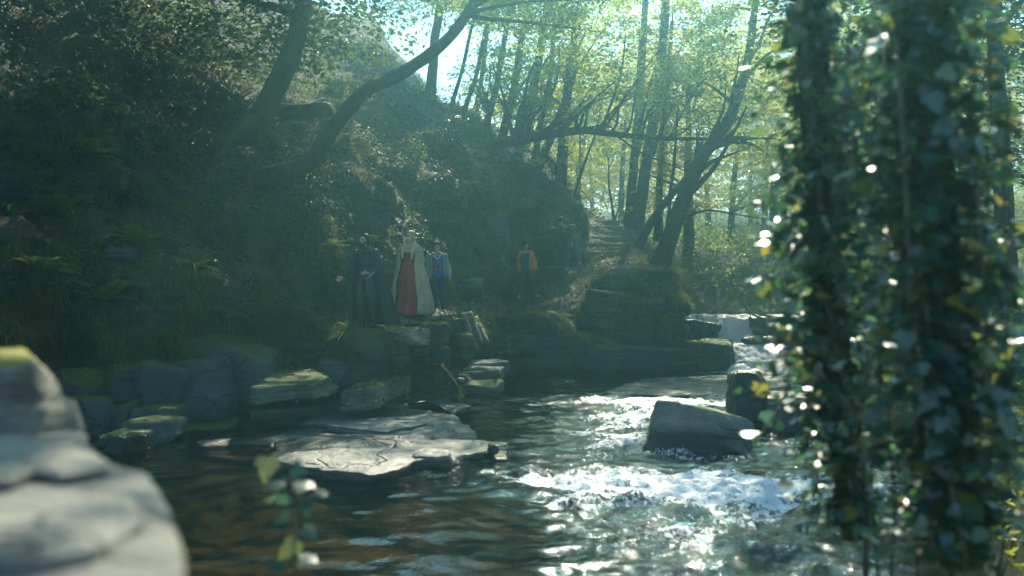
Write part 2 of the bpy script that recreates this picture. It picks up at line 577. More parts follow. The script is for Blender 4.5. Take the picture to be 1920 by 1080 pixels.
# ------------------------------------------------------------------ water
def m_water():
    t = NT('stream_water')
    g = t.geo()
    n1 = t.noise(t.geo((1.0, 0.8, 1)), 5.0, 4, 0.6, 0.6)
    n2 = t.noise(t.geo((1.3, 0.7, 1)), 16.0, 3, 0.6, 0.3)
    foam = t.attr('foam')
    chop = t.attr('chop')
    h = t.math('ADD', t.math('MULTIPLY', n1, 0.7), t.math('MULTIPLY', n2, 0.35))
    nrm = t.n('Bump', {'Height': h, 'Strength': t.math('ADD', t.math('MULTIPLY', chop, 0.8), 0.1), 'Distance': 0.07}).outputs[0]
    fr = t.n('Fresnel', {'IOR': 1.33, 'Normal': nrm}).outputs[0]
    tint = t.n('BsdfTransparent', {'Color': (0.52, 0.52, 0.35, 1)}).outputs[0]
    gl = t.n('BsdfGlossy', {'Color': (1, 1, 1, 1), 'Roughness': 0.035, 'Normal': nrm}).outputs[0]
    mx = t.n('MixShader', {'Fac': fr})
    t.t.links.new(tint, mx.inputs[1]); t.t.links.new(gl, mx.inputs[2])
    # foam breaks up into flecks
    fn = t.math('ADD', t.math('MULTIPLY', t.noise(t.geo((1.0, 0.5, 1)), 13.0, 6, 0.75, 0.8), 0.62), t.math('MULTIPLY', t.noise(t.geo((0.8, 1.1, 1)), 1.7, 3, 0.6, 0.5), 0.38))
    ff = t.math('MULTIPLY', t.ramp(t.math('ADD', fn, t.math('MULTIPLY', foam, 0.34)), [(0.775, 0.0), (0.86, 1.0)]), 0.9)
    white = t.bsdf((0.72, 0.76, 0.76), 0.45, nrm, 0.4)
    m2 = t.n('MixShader', {'Fac': ff})
    t.t.links.new(mx.outputs[0], m2.inputs[1]); t.t.links.new(white, m2.inputs[2])
    return t.done(m2.outputs[0])


def foam_at(x, y):
    """where the current breaks: riffle below the fall, round the boulder and across the near lip"""
    px, py = to_px(np.stack([x, y, 0 * x], -1))
    g = lambda cx, cy, sx, sy, a: a * np.exp(-((px - cx) / sx) ** 2 - ((py - cy) / sy) ** 2)
    lip = 868 + 22 * np.sin((px - 950) / 260.0)
    f = (0.8 + 0.4 * fbm(np.stack([x * 0.9, y * 0.9, 0 * x], -1), 2, 51)) * np.exp(-((py - lip - 25 - 30 * fbm(np.stack([x * 0.7, y * 0.3, 0 * x], -1), 2, 52)) / 34.0) ** 2) * sstep(930, 1010, px) * sstep(1760, 1600, px)
    f += (0.62 + 0.5 * fbm(np.stack([x * 1.1, y * 1.6, 0 * x], -1), 3, 53)) * sstep(870, 910, py) * sstep(960, 1080, px) * sstep(1760, 1640, px)
    f += (g(1250, 800, 260, 50, 0.55) + g(1100, 830, 160, 30, 0.45)) * (1 + 0.9 * fbm(np.stack([x * 1.0, y * 1.8, 0 * x], -1), 3, 54))
    f += g(1290, 757, 170, 14, 0.85) + g(1180, 790, 90, 26, 0.55) + g(1470, 760, 60, 40, 0.4)
    f += g(1330, 856, 130, 12, 0.7) + g(1560, 840, 120, 20, 0.6)
    f += g(1420, 699, 90, 6, 1.2) + g(1210, 697, 160, 4, 0.6) + g(1030, 715, 90, 8, 0.4) + g(1080, 752, 110, 7, 0.5)
    f += g(800, 885, 120, 10, 0.35) + g(930, 905, 60, 18, 0.6)
    return np.clip(f, 0, 1.2)


def build_water():
    ys = np.concatenate([np.linspace(5, 24, 330), np.linspace(24.1, 33.6, 90)])
    xs = np.linspace(-14, 11.0, 420)
    X, Y = np.meshgrid(xs, ys, indexing='ij')
    foam = foam_at(X, Y)
    chop = np.clip(foam * 0.9 + 0.16 + 0.1 * fbm(np.stack([X * 0.4, Y * 0.4, 0 * X], -1), 2, 8), 0.05, 1)
    calm = np.maximum(sstep(0.2, -1.6, X) * sstep(20, 17, Y), 0.6 * sstep(12.6, 11.6, Y) * sstep(1.2, 0.2, X))
    chop = chop * (1 - 0.85 * calm)
    w = fbm(np.stack([X * 1.6, Y * 2.0, 0 * X], -1), 3, 61) * 0.05 + fbm(np.stack([X * 4.5, Y * 4.5, 0 * X], -1), 3, 62) * 0.035
    ridge = np.abs(fbm(np.stack([X * 2.2, Y * 3.0, 0 * X], -1), 3, 63))
    Z = w * (0.35 + 1.5 * chop) + (0.12 - ridge * 0.4) * np.clip(foam, 0, 1) * 0.55
    # the stream steps down a little over the near lip
    px, py = to_px(np.stack([X, Y, 0 * X], -1))
    o = mesh_np('stream_water', np.stack([X, Y, Z], -1), grid_faces(len(xs), len(ys)), MAT['water'], attrs={'foam': foam.ravel(), 'chop': chop.ravel()})
    tag(o, kind='structure')
    # water above the fall
    ys = np.linspace(33.0, 40, 40); xs = np.linspace(4.0, 13, 60)
    X, Y = np.meshgrid(xs, ys, indexing='ij')
    Z = 1.53 + fbm(np.stack([X * 2.5, Y * 2.5, 0 * X], -1), 3, 64) * 0.04
    f = 0.5 * sstep(34.5, 33, Y)
    o2 = mesh_np('upstream_water', np.stack([X, Y, Z], -1), grid_faces(len(xs), len(ys)), MAT['water'], attrs={'foam': f.ravel(), 'chop': f.ravel()})
    tag(o2, kind='structure')


MAT['water'] = m_water()
build_water()
# ------------------------------------------------------------------ rocks
def cube_sphere(n):
    """unit directions on a cube grid welded into one closed mesh"""
    vs, idx, faces = [], {}, []
    def vid(p):
        k = (round(p[0] * 2 * n), round(p[1] * 2 * n), round(p[2] * 2 * n))
        if k not in idx:
            idx[k] = len(vs); vs.append(p)
        return idx[k]
    ax = [((1, 0, 0), (0, 1, 0), (0, 0, 1)), ((-1, 0, 0), (0, 0, 1), (0, 1, 0)), ((0, 1, 0), (0, 0, 1), (1, 0, 0)),
          ((0, -1, 0), (1, 0, 0), (0, 0, 1)), ((0, 0, 1), (1, 0, 0), (0, 1, 0)), ((0, 0, -1), (0, 1, 0), (1, 0, 0))]
    for c, a, b in ax:
        c, a, b = map(np.array, (c, a, b))
        for i in range(n):
            for j in range(n):
                q = []
                for di, dj in ((0, 0), (1, 0), (1, 1), (0, 1)):
                    p = c + a * (2 * (i + di) / n - 1) + b * (2 * (j + dj) / n - 1)
                    q.append(vid(tuple(p)))
                faces.append(q)
    return np.array(vs, float), np.array(faces)


_CS = {}


def rock_mesh(name, dims, seed, mat, n=14, block=0.7, rough=0.06, strata=0.04, tilt=(0, 0, 0), top=None, link=True, parent=None, loc=(0, 0, 0)):
    """irregular stone: cut by random planes, bedded, worn; dims are full sizes in metres"""
    if n not in _CS:
        _CS[n] = cube_sphere(n)
    c, f = _CS[n]
    r = np.random.RandomState(seed)
    cc = np.sign(c) * np.abs(c) ** 0.85
    d = cc / np.linalg.norm(cc, axis=1, keepdims=True)
    # rounded-box direction support
    pw = 2.0 + 8.0 * block
    rad = 1.0 / (np.sum(np.abs(d) ** pw, axis=1)) ** (1 / pw)
    for k in range(int(round(2 + 6 * (1 - block)))):
        nn = r.normal(size=3); nn[2] *= 0.6; nn /= np.linalg.norm(nn)
        h = r.uniform(0.78, 1.08)
        dn = d @ nn
        rad = np.where(dn > 1e-3, np.minimum(rad, h / np.maximum(dn, 1e-3)), rad)
    v = d * rad[:, None]
    hs = np.array(dims) / 2
    v = v / np.abs(v).max(0) * hs
    off = r.uniform(-50, 50, 3)
    m = min(dims)
    big = max(dims)
    nn = d
    e = fbm((v + off) * (1.6 / max(0.35, big * 0.5)), 4, seed) * rough * big
    zb = (v[:, 2] + off[2]) / max(0.10, m * 0.22) + fbm((v + off) * 1.3, 2, seed + 3) * 0.5
    b = vnoise(np.stack([np.floor(zb) * 5.1, (v[:, 0] + off[0]) * 1.1, (v[:, 1] + off[1]) * 1.1], -1), seed + 5) * strata * m * (1 - np.abs(d[:, 2]))
    v = v + nn * (e + b)[:, None] + nn * (fbm((v + off) * 7, 3, seed + 9) * 0.022 * (0.5 + big * 0.3))[:, None]
    if tilt != (0, 0, 0):
        M = np.array(Euler([R(a) for a in tilt]).to_matrix())
        v = v @ M.T
    o = mesh_np(name, v, f, mat, parent=parent, link=link)
    if link:
        o.location = loc
    return o


SOLIDS = []


def rock_px(name, x0, x1, y0, y1, d, deep, label, mat, seed, group=None, cat='rock', sink=0.0, **kw):
    """a stone that fills the photograph box (x0..x1, y0..y1) with its front face about d metres away, deep metres front to back"""
    w = (x1 - x0) / FPX * d
    h = (y1 - y0) / FPX * d + sink
    c = P((x0 + x1) / 2, (y0 + y1) / 2, d)
    c.y += deep / 2
    c.x *= c.y / d if False else 1.0
    c.z -= sink / 2
    o = rock_mesh(name, (w, deep, h), seed, mat, loc=c, **kw)
    tag(o, label, cat, group, 'thing')
    SOLIDS.append(o)
    return o


def slab_px(name, outline, z, thick, label, mat, seed, group=None, cat='rock slab', bump=0.05, zfun=None, nr=14, na=110, ragged=0.10):
    """a flat bed of rock with the traced outline (pixels of its top edge at height z), real thickness and broken, bedded sides"""
    pts = []
    for px, py in outline:
        d = (CAMZ - z) * FPX / (py - 540.0)
        pts.append(((px - 960) / FPX * d, d))
    pts = np.array(pts)
    c = pts.mean(0)
    # resample outline evenly
    q = np.vstack([pts, pts[:1]])
    sl = np.concatenate([[0], np.cumsum(np.linalg.norm(np.diff(q, axis=0), axis=1))])
    tt = np.linspace(0, sl[-1], na, endpoint=False)
    ox = np.interp(tt, sl, q[:, 0]); oy = np.interp(tt, sl, q[:, 1])
    out = np.stack([ox, oy], -1)
    out += np.stack([fbm(np.stack([ox * 2.3, oy * 2.3, 0 * ox + k * 9], -1), 3, seed + k) for k in (0, 1)], -1) * ragged
    rings = []
    for k in range(nr):
        f = (k + 0.02) / (nr - 1)
        f = min(f, 1.0) ** 0.8
        p = c + (out - c) * f
        zz = z + bump * 1.6 * fbm(np.stack([p[:, 0] * 0.8, p[:, 1] * 1.2, 0 * ox], -1), 4, seed + 7) - 0.02 * f ** 6
        # bedding steps on the surface
        st = fbm(np.stack([p[:, 0] * 0.55, p[:, 1] * 1.1, 0 * ox + 3], -1), 3, seed + 8)
        zz = zz + bump * np.floor(st * 6) / 3.0
        if zfun is not None:
            zz = zz + zfun(p[:, 0], p[:, 1])
        rings.append(np.column_stack([p, zz]))
    ztop = rings[-1][:, 2]
    for k in range(1, 8):
        f = k / 7.0
        w = vnoise(np.stack([ox * 2.5, oy * 2.5, 0 * ox + k * 5.3], -1), seed + 20) * ragged * 1.3 - ragged * 0.4 * (k % 2) + ragged * 0.5 * f
        dirv = out - c
        dirv /= np.linalg.norm(dirv, axis=1, keepdims=True) + 1e-6
        rings.append(np.column_stack([out + dirv * w[:, None], ztop - thick * f]))
    V = np.stack(rings, 1)
    o = mesh_np(name, V, grid_faces(na, V.shape[1], closed=True), mat)
    tag(o, label, cat, group, 'thing')
    SOLIDS.append(o)
    return o


MAT['rock_dark'] = m_rock('dark_mossy_rock', (0.026, 0.033, 0.036), (0.085, 0.095, 0.094), moss=0.5, strata=0.45)
MAT['rock_blue'] = m_rock('slate_grey_rock', (0.034, 0.043, 0.046), (0.115, 0.13, 0.132), moss=0.2, strata=0.35)
MAT['rock_moss'] = m_rock('moss_covered_rock', (0.035, 0.04, 0.033), (0.09, 0.09, 0.07), moss=0.95, strata=0.3)
MAT['rock_shelf'] = m_rock('pale_shelf_rock', (0.085, 0.095, 0.09), (0.27, 0.275, 0.24), moss=0.0, strata=0.6, lichen=0.15, rough=0.5, wetline=0.02)
MAT['rock_pale'] = m_rock('pale_limestone', (0.11, 0.11, 0.095), (0.35, 0.34, 0.285), moss=0.0, strata=0.45, lichen=0.22, scale=2.5)
MAT['rock_cliff'] = m_rock('bare_cliff_rock', (0.02, 0.026, 0.028), (0.10, 0.105, 0.095), moss=0.3, strata=0.6)
MAT['rock_lichen'] = m_rock('lichen_spotted_limestone', (0.10, 0.10, 0.075), (0.33, 0.32, 0.25), moss=0.25, mosscol=(0.14, 0.13, 0.02), strata=0.4, lichen=0.75, scale=2.2)
MAT['rock_wet'] = m_rock('wet_black_rock', (0.012, 0.015, 0.017), (0.045, 0.052, 0.055), moss=0.2, rough=0.3, strata=0.4)
MAT['rock_boulder'] = m_rock('stream_boulder_rock', (0.09, 0.095, 0.085), (0.30, 0.29, 0.23), moss=0.3, mosscol=(0.10, 0.10, 0.03), rough=0.45, strata=0.3, lichen=0.3, wetline=0.25)
MAT['path_stone'] = m_rock('worn_path_stone', (0.10, 0.10, 0.082), (0.26, 0.25, 0.20), moss=0.25, strata=0.35)


def build_rocks():
    D, B, M, S, PL, W, PS = (MAT[k] for k in ('rock_dark', 'rock_blue', 'rock_moss', 'rock_shelf', 'rock_pale', 'rock_wet', 'path_stone'))
    # foreground, out of focus
    rock_px('boulder', -230, 58, 672, 850, 2.95, 0.45, 'pale lichen-stained block on top of the sunlit foreground slab', MAT['rock_lichen'], 101, n=26, block=0.55, rough=0.10, strata=0.12)
    slab_px('rock_slab', [(-260, 790), (60, 792), (150, 797), (168, 826), (215, 852), (286, 866), (306, 905), (318, 950), (335, 1010), (350, 1090), (360, 1200), (-420, 1200)], 1.98, 1.2, 'broad sunlit pale slab in the lower left corner', PL, 102, bump=0.012, nr=40, na=300, ragged=0.03)
    slab_px('rock_slab', [(-260, 800), (40, 800), (140, 806), (148, 822), (205, 848), (196, 862), (118, 876), (60, 868), (20, 884), (-260, 895)], 2.008, 0.02, 'upper layer of the sunlit foreground slab, under the pale block', PL, 112, bump=0.006, nr=24, na=200, ragged=0.012)
    slab_px('rock_slab', [(-300, 926), (48, 918), (142, 904), (150, 912), (250, 916), (272, 960), (200, 1010), (40, 1040), (-320, 1060)], 2.0, 0.014, 'thin cracked layer on the front of the sunlit foreground slab', PL, 113, bump=0.006, nr=24, na=200, ragged=0.012)
    # row of grey boulders at the foot of the mossy bank
    rock_px('boulder', 84, 182, 696, 762, 17.6, 0.9, 'squared dark stone at the left end of the boulder row below the mossy bank', D, 1, n=14, sink=0.4)
    rock_px('boulder', 176, 250, 690, 768, 17.9, 0.8, 'upright dark stone left of the wedge-shaped boulder', D, 2, n=14, sink=0.4)
    rock_px('boulder', 226, 326, 684, 782, 18.2, 0.8, 'wedge-shaped slate boulder leaning against the mossy bank', B, 3, n=18, block=0.55, tilt=(0, 18, 0), sink=0.3)
    rock_px('boulder', 284, 424, 676, 770, 18.6, 1.0, 'wide slate boulder with a sloping face under the moss', B, 4, n=20, block=0.6, tilt=(0, -8, 4), sink=0.3)
    rock_px('boulder', 372, 500, 652, 756, 19.2, 1.1, 'large slate boulder at the right end of the boulder row', B, 5, n=20, block=0.7, tilt=(0, 5, 0), sink=0.3)
    rock_px('boulder', 290, 470, 636, 700, 19.5, 1.0, 'low moss-capped stone lying on top of the boulder row', M, 6, n=18, block=0.6)
    # slabs standing in the dark pool on the left
    for k, (a, b, c, e, dd, lab) in enumerate([
            (88, 198, 748, 796, 17.2, 'largest dark stepping slab at the edge of the left pool'),
            (186, 238, 758, 796, 17.4, 'narrow dark stone beside the largest stepping slab'),
            (234, 320, 768, 800, 17.2, 'flat stepping slab at the right end of the pool stones'),
            (222, 318, 792, 822, 16.4, 'thin low slab in front of the flat stepping slab'),
            (172, 252, 818, 862, 15.4, 'half-drowned dark stone nearest the foreground slab')]):
        rock_px('stepping_stone', a, b, c, e, dd, 1.0, lab, B if k != 4 else W, 20 + k, 'stones standing in the left pool', 'stone', n=12, block=0.85, rough=0.03, sink=0.25)
    # courses of ledge stones between the shelf and the path
    C1 = [(474, 556, 700, 740, 20.2, B, 'small squared ledge stone right of the large slate boulder'),
          (538, 612, 694, 738, 20.3, B, 'squared ledge stone in the middle of the lowest ledge course'),
          (594, 676, 672, 728, 20.1, B, 'rounded ledge stone under the moss block'),
          (650, 732, 660, 722, 20.0, D, 'long ledge stone at the right end of the lowest course')]
    for k, (a, b, c, e, dd, m, lab) in enumerate(C1):
        rock_px('ledge_stone', a, b, c, e, dd, 1.0, lab, m, 40 + k, 'ledge stones below the path', 'stone', n=14, block=0.8, rough=0.04)
    slab_px('rock_ledge', [(470, 722), (560, 712), (620, 705), (600, 690), (520, 690)], 0.86, 0.25, 'thin pale ledge lying above the lowest ledge stones', PS, 47)
    C2 = [(604, 718, 612, 682, 19.9, 1.6, M, 'large moss-covered block below the cloaked man'),
          (706, 800, 618, 650, 20.3, 1.3, PS, 'pale flat-topped path stone below the woman in red'),
          (712, 764, 638, 694, 20.2, 0.7, M, 'mossy upright stone under the pale path stone'),
          (756, 800, 636, 670, 20.6, 0.8, D, 'small rounded dark stone beside the mossy upright stone'),
          (786, 838, 606, 650, 21.0, 1.0, D, 'dark cube-shaped block at the path edge'),
          (830, 872, 598, 632, 22.6, 0.9, D, 'dark block below the boy at the path edge'),
          (803, 842, 650, 682, 21.2, 0.7, D, 'small dark cube low beside the mossy boulder'),
          (838, 888, 626, 690, 22.3, 1.0, M, 'tall mossy boulder at the corner where the path turns')]
    for k, (a, b, c, e, dd, dp, m, lab) in enumerate(C2):
        rock_px('path_stone', a, b, c, e, dd, dp, lab, m, 60 + k, 'stones along the path edge', 'stone', n=16, block=0.85 if k not in (2, 3, 7) else 0.5, rough=0.045)
    slab_px('rock_ramp', [(640, 728), (720, 700), (800, 668), (830, 650), (815, 668), (760, 702), (700, 726)], 0.72, 0.35, 'pale ramp of rock slanting up to the path corner', PS, 75, bump=0.03)
    for k, (a, b, c, e, rz, lab) in enumerate([(868, 884, 586, 656, -16, 'first of three thin stones leaning at the path corner'),
                                               (880, 895, 584, 648, -20, 'middle one of three thin leaning stones'),
                                               (893, 907, 592, 648, -24, 'last and shortest of three thin leaning stones')]):
        rock_px('leaning_stone', a, b, c, e, 23.0 + k * 0.35, 0.6, lab, PS, 80 + k, 'thin stones leaning at the path corner', 'stone', n=10, block=0.9, rough=0.03, tilt=(0, rz, 0))
    # broken thin beds stepping down to the water below the corner
    r = np.random.RandomState(4)
    for k in range(22):
        px = r.uniform(722, 905)
        py = 686 + (k / 22) * 46 + r.uniform(-4, 4)
        z = 0.62 - (py - 680) / 52 * 0.5
        dd = (CAMZ - z) * FPX / (py - 540)
        w = r.uniform(45, 105)
        o = rock_px('bed_stone', px - w / 2, px + w / 2, py - 7, py + 9, dd, r.uniform(0.5, 1.0), '%s thin flat stone down from the top of the broken beds below the path corner' % ORD[k], [S, B, PS][k % 3], 200 + k, 'thin flat stones stepping down below the path corner', 'stone', n=10, block=0.8, rough=0.035, sink=0.12, tilt=(r.uniform(-4, 4), r.uniform(-5, 3), r.uniform(-20, 20)))
    # flat shelf of pale rock between bank and stream
    slab_px('shelf_slab', [(560, 872), (640, 880), (700, 888), (775, 864), (860, 850), (925, 834), (930, 824), (880, 797), (850, 776), (790, 766), (700, 764), (560, 768), (400, 782), (350, 800), (380, 825), (470, 845)], 0.13, 0.5,
            'broad pale slab of the rock shelf reaching farthest into the stream', S, 301, 'flat slabs of the rock shelf', bump=0.045, nr=34, na=260, zfun=lambda x, y: -0.12 * sstep(-2.6, -4.4, x))
    slab_px('shelf_slab', [(470, 770), (640, 762), (765, 752), (740, 735), (620, 728), (500, 736), (430, 748)], 0.22, 0.45,
            'pale slab at the back of the rock shelf under the ledge stones', S, 302, 'flat slabs of the rock shelf', bump=0.04, nr=20, na=150)
    slab_px('shelf_slab', [(700, 764), (800, 752), (850, 770), (880, 760), (820, 742), (740, 738)], 0.10, 0.35,
            'narrow slab behind the tip of the rock shelf', S, 303, 'flat slabs of the rock shelf', bump=0.03)
    slab_px('shelf_slab', [(560, 792), (660, 800), (720, 788), (650, 776), (590, 778)], 0.17, 0.15,
            'thin upper layer lying in the middle of the rock shelf', S, 304, 'flat slabs of the rock shelf', bump=0.02)
    slab_px('shelf_slab', [(560, 862), (640, 872), (720, 864), (700, 842), (620, 838)], 0.15, 0.15,
            'thin upper layer at the front edge of the rock shelf', S, 305, 'flat slabs of the rock shelf', bump=0.02)
    slab_px('shelf_slab', [(318, 772), (430, 760), (475, 776), (420, 802), (335, 806)], 0.05, 0.3, 'dark gravelly slab joining the shelf to the boulder row', D, 306, 'flat slabs of the rock shelf', bump=0.03)
    slab_px('shelf_slab', [(620, 800), (720, 806), (800, 792), (780, 778), (690, 780)], 0.19, 0.1, 'thin top layer near the tip of the rock shelf', S, 307, 'flat slabs of the rock shelf', bump=0.02)
    for k, (a, b, c, e, lab) in enumerate([(768, 852, 852, 878, 'squared block broken off the front edge of the shelf'),
                                           (880, 928, 836, 850, 'dark wet stone behind the tip of the shelf'),
                                           (912, 954, 838, 858, 'dark round stone at the tip of the shelf'),
                                           (924, 952, 856, 868, 'small black stone just off the tip of the shelf')]):
        rock_px('shelf_stone', a, b, c, e, (CAMZ - 0.0) * FPX / (e - 540), 0.6, lab, S if k == 0 else W, 320 + k, 'loose stones at the shelf edge', 'stone', n=14, block=0.45, rough=0.09, sink=0.2)
    # rocks in the stream
    rock_px('boulder', 1222, 1422, 772, 856, 15.4, 0.9, 'boulder with a sunlit sloping top alone in the riffle', MAT['rock_boulder'], 415, n=30, block=0.8, rough=0.05, sink=0.3, tilt=(-6, 13, -8))
    rock_px('boulder', 1378, 1462, 702, 806, 18.2, 0.9, 'black upright rock between the boulder and the ivy', W, 402, n=18, block=0.5, rough=0.09, sink=0.3)
    rock_px('boulder', 1450, 1560, 745, 815, 17.6, 1.2, 'black wet rock half hidden behind the ivy', W, 403, n=14, block=0.5, sink=0.3)
    slab_px('rock_slab', [(1130, 735), (1250, 742), (1390, 738), (1480, 722), (1470, 702), (1330, 701), (1200, 708)], 0.05, 0.4, 'smooth pale slab awash between the fall and the boulder', S, 404, bump=0.02, nr=18)
    # cliff below the path, layer by layer
    rock_px('rock_mass', 918, 1092, 592, 704, 30.2, 1.8, 'massive dark block of rock under the path, left of the bluff', D, 501, n=38, block=0.75, rough=0.09, strata=0.25, tilt=(0, -2, 5))
    rock_px('rock_ledge', 1078, 1156, 588, 624, 31.0, 1.6, 'ledge jutting from the cliff between the massive block and the bluff', D, 502, n=18, block=0.65, rough=0.1, tilt=(0, 6, 10))
    rock_px('rock_ledge', 1084, 1180, 618, 660, 30.9, 1.7, 'second ledge down on the cliff beside the massive block', D, 503, n=18, block=0.65, rough=0.1, tilt=(0, -5, -8))
    rock_px('rock_ledge', 1066, 1310, 652, 702, 30.4, 2.2, 'long low ledge along the waterline under the bluff', D, 504, n=32, block=0.78, rough=0.05, strata=0.25, tilt=(0, 2, 3))
    rock_px('rock_ledge', 1268, 1386, 640, 700, 30.6, 2.2, 'flat-topped ledge with a sunlit top beside the fall', D, 505, n=26, block=0.75, rough=0.06, strata=0.15, tilt=(0, 3, -6))
    for k, (a, b, c, e, dd, lab) in enumerate([
            (1098, 1192, 546, 604, 31.1, 'upper left block of the bluff face under the hanging grass'), (1150, 1252, 558, 620, 31.2, 'middle block of the bluff face under the leaning tree'),
            (1210, 1290, 534, 600, 31.7, 'upper right block of the bluff face beside the fall'), (1228, 1294, 592, 654, 31.5, 'lower right block of the bluff face overhanging the ledge'),
            (1108, 1204, 596, 652, 30.9, 'lower left block of the bluff face'), (1184, 1262, 604, 662, 30.9, 'dark block low in the middle of the bluff face')]):
        rock_px('rock_block', a, b, c, e, dd, 1.7, lab, MAT['rock_cliff'], 560 + k, 'blocks of the bluff face', 'rock', n=24, block=0.62, rough=0.11, strata=0.22, tilt=(5 * math.sin(k * 2.1), 7 * math.cos(k * 1.7), 16 * math.sin(k * 3.3)))
    # boulders in and beside the fall
    rock_px('boulder', 1284, 1354, 602, 642, 32.3, 0.8, 'square dark boulder splitting the left side of the fall', W, 520, n=16, block=0.5, rough=0.1, tilt=(0, 6, 10))
    rock_px('boulder', 1408, 1446, 594, 632, 32.3, 0.7, 'dark rounded boulder splitting the right side of the fall', W, 521, n=12, block=0.5)
    rock_px('boulder', 1396, 1470, 632, 662, 31.6, 0.9, 'low wet boulder below the right side of the fall', W, 522, n=12, block=0.6)
    rock_px('boulder', 1456, 1560, 590, 690, 32.0, 1.5, 'dark bank rock right of the fall behind the ivy', W, 523, n=16, block=0.5, rough=0.1)
    # rocks standing out of the hillside
    for k, (a, b, c, e, dp, m, lab) in enumerate([
            (880, 950, 395, 540, 1.4, 'rock_dark', 'tall dark rock face behind the path between boy and orange jacket'),
            (905, 965, 500, 556, 1.0, 'rock_dark', 'low shelf of rock at the foot of the tall dark rock face'),
            (845, 905, 520, 560, 0.8, 'rock_dark', 'squared stone on the path behind the boy'),
            (500, 620, 190, 235, 1.2, 'rock_moss', 'dark overhanging slab under green moss on the upper slope'),
            (1075, 1110, 470, 510, 0.9, 'rock_dark', 'mossy boulder beside the foot of the steps'),
            (1010, 1060, 500, 540, 0.9, 'rock_dark', 'squared stone below the bent grey figure'),
            (1070, 1104, 398, 452, 0.9, 'rock_moss', 'dark mossy outcrop beside the upper steps'),
            (180, 250, 462, 492, 0.6, 'rock_blue', 'bare grey slab on the mossy bank below the ferns'),
            (640, 700, 440, 480, 0.6, 'rock_moss', 'mossy stone above the head of the cloaked man')]):
        dd = hill_depth((a + b) / 2, (c + e) / 2) - dp * 0.35
        rock_px('outcrop', a, b, c, e, dd, dp, lab, MAT[m], 540 + k, 'rocks standing out of the hillside', 'rock', n=18, block=0.7, rough=0.06, strata=0.12)
    # stone steps climbing away
    for k, (xa, xb, py, dd) in enumerate([(1092, 1182, 478, 36.6), (1094, 1178, 463, 38.4), (1098, 1176, 450, 40.0), (1102, 1172, 440, 41.4), (1106, 1168, 430, 43.0), (1112, 1164, 419, 45.0)]):
        labs = ['lowest and widest stone step of the flight', 'second stone step from the bottom', 'third stone step from the bottom', 'fourth stone step from the bottom', 'fifth stone step, next below the top', 'topmost stone step of the flight']
        rock_px('stone_step', xa, xb, py - 7, py + 7, dd, 0.9, labs[k], PS, 580 + k, 'stone steps climbing the path', 'step', n=12, block=0.92, rough=0.02, tilt=(0, 0, 4 * (-1) ** k))


build_rocks()

# ------------------------------------------------------------------ waterfall
def m_fall():
    t = NT('falling_water')
    g = t.geo((1, 1, 0.16))
    n = t.noise(g, 9, 6, 0.7, 0.6)
    n2 = t.noise(t.geo((1, 1, 0.4)), 25, 4, 0.7)
    f = t.math('ADD', t.math('MULTIPLY', n, 0.7), t.math('MULTIPLY', n2, 0.3))
    white = t.bsdf((0.88, 0.90, 0.89), 0.5, t.bump(f, 0.8, 0.06), 0.4)
    tr = t.n('BsdfTranslucent', {'Color': (0.92, 0.94, 0.93, 1)}).outputs[0]
    ws = t.n('MixShader', {'Fac': 0.55})
    t.t.links.new(white, ws.inputs[1]); t.t.links.new(tr, ws.inputs[2])
    clear = t.n('BsdfTransparent', {'Color': (0.75, 0.82, 0.82, 1)}).outputs[0]
    mx = t.n('MixShader', {'Fac': t.ramp(t.math('ADD', f, t.math('MULTIPLY', t.attr('thin'), -0.3)), [(0.31, 0.0), (0.43, 1.0)])})
    t.t.links.new(clear, mx.inputs[1]); t.t.links.new(ws.outputs[0], mx.inputs[2])
    return t.done(mx.outputs[0])


def sheet(name, x0, x1, prof, parent, seed, mat, thin=0.0, xs1=None):
    """one curtain of falling water: profile of (y, z) points swept across x"""
    nu, nv = 60, 40
    pr = np.array(prof, float)
    sl = np.linspace(0, 1, len(pr))
    v = np.linspace(0, 1, nv)
    y = np.interp(v, sl, pr[:, 0]); z = np.interp(v, sl, pr[:, 1])
    u = np.linspace(0, 1, nu)
    a0, a1 = (x0, x1)
    b0, b1 = xs1 or (x0, x1)
    X = (a0 + (a1 - a0) * u)[:, None] * (1 - v) + (b0 + (b1 - b0) * u)[:, None] * v
    Y = np.repeat(y[None], nu, 0); Z = np.repeat(z[None], nu, 0)
    p = np.stack([X * 3.5, Y * 0.6, Z * 0.8], -1)
    Y = Y - 0.12 * fbm(p, 4, seed) - 0.10
    Z = Z + 0.07 * fbm(np.stack([X * 4, Y * 4, Z * 2], -1), 3, seed + 4)
    edge = np.clip(np.minimum(u, 1 - u) * 8, 0, 1)[:, None] * np.ones((1, nv))
    th = thin + (1 - edge) * 0.6
    return mesh_np(name, np.stack([X, Y, Z], -1), grid_faces(nu, nv), mat, parent, attrs={'thin': th.ravel()})


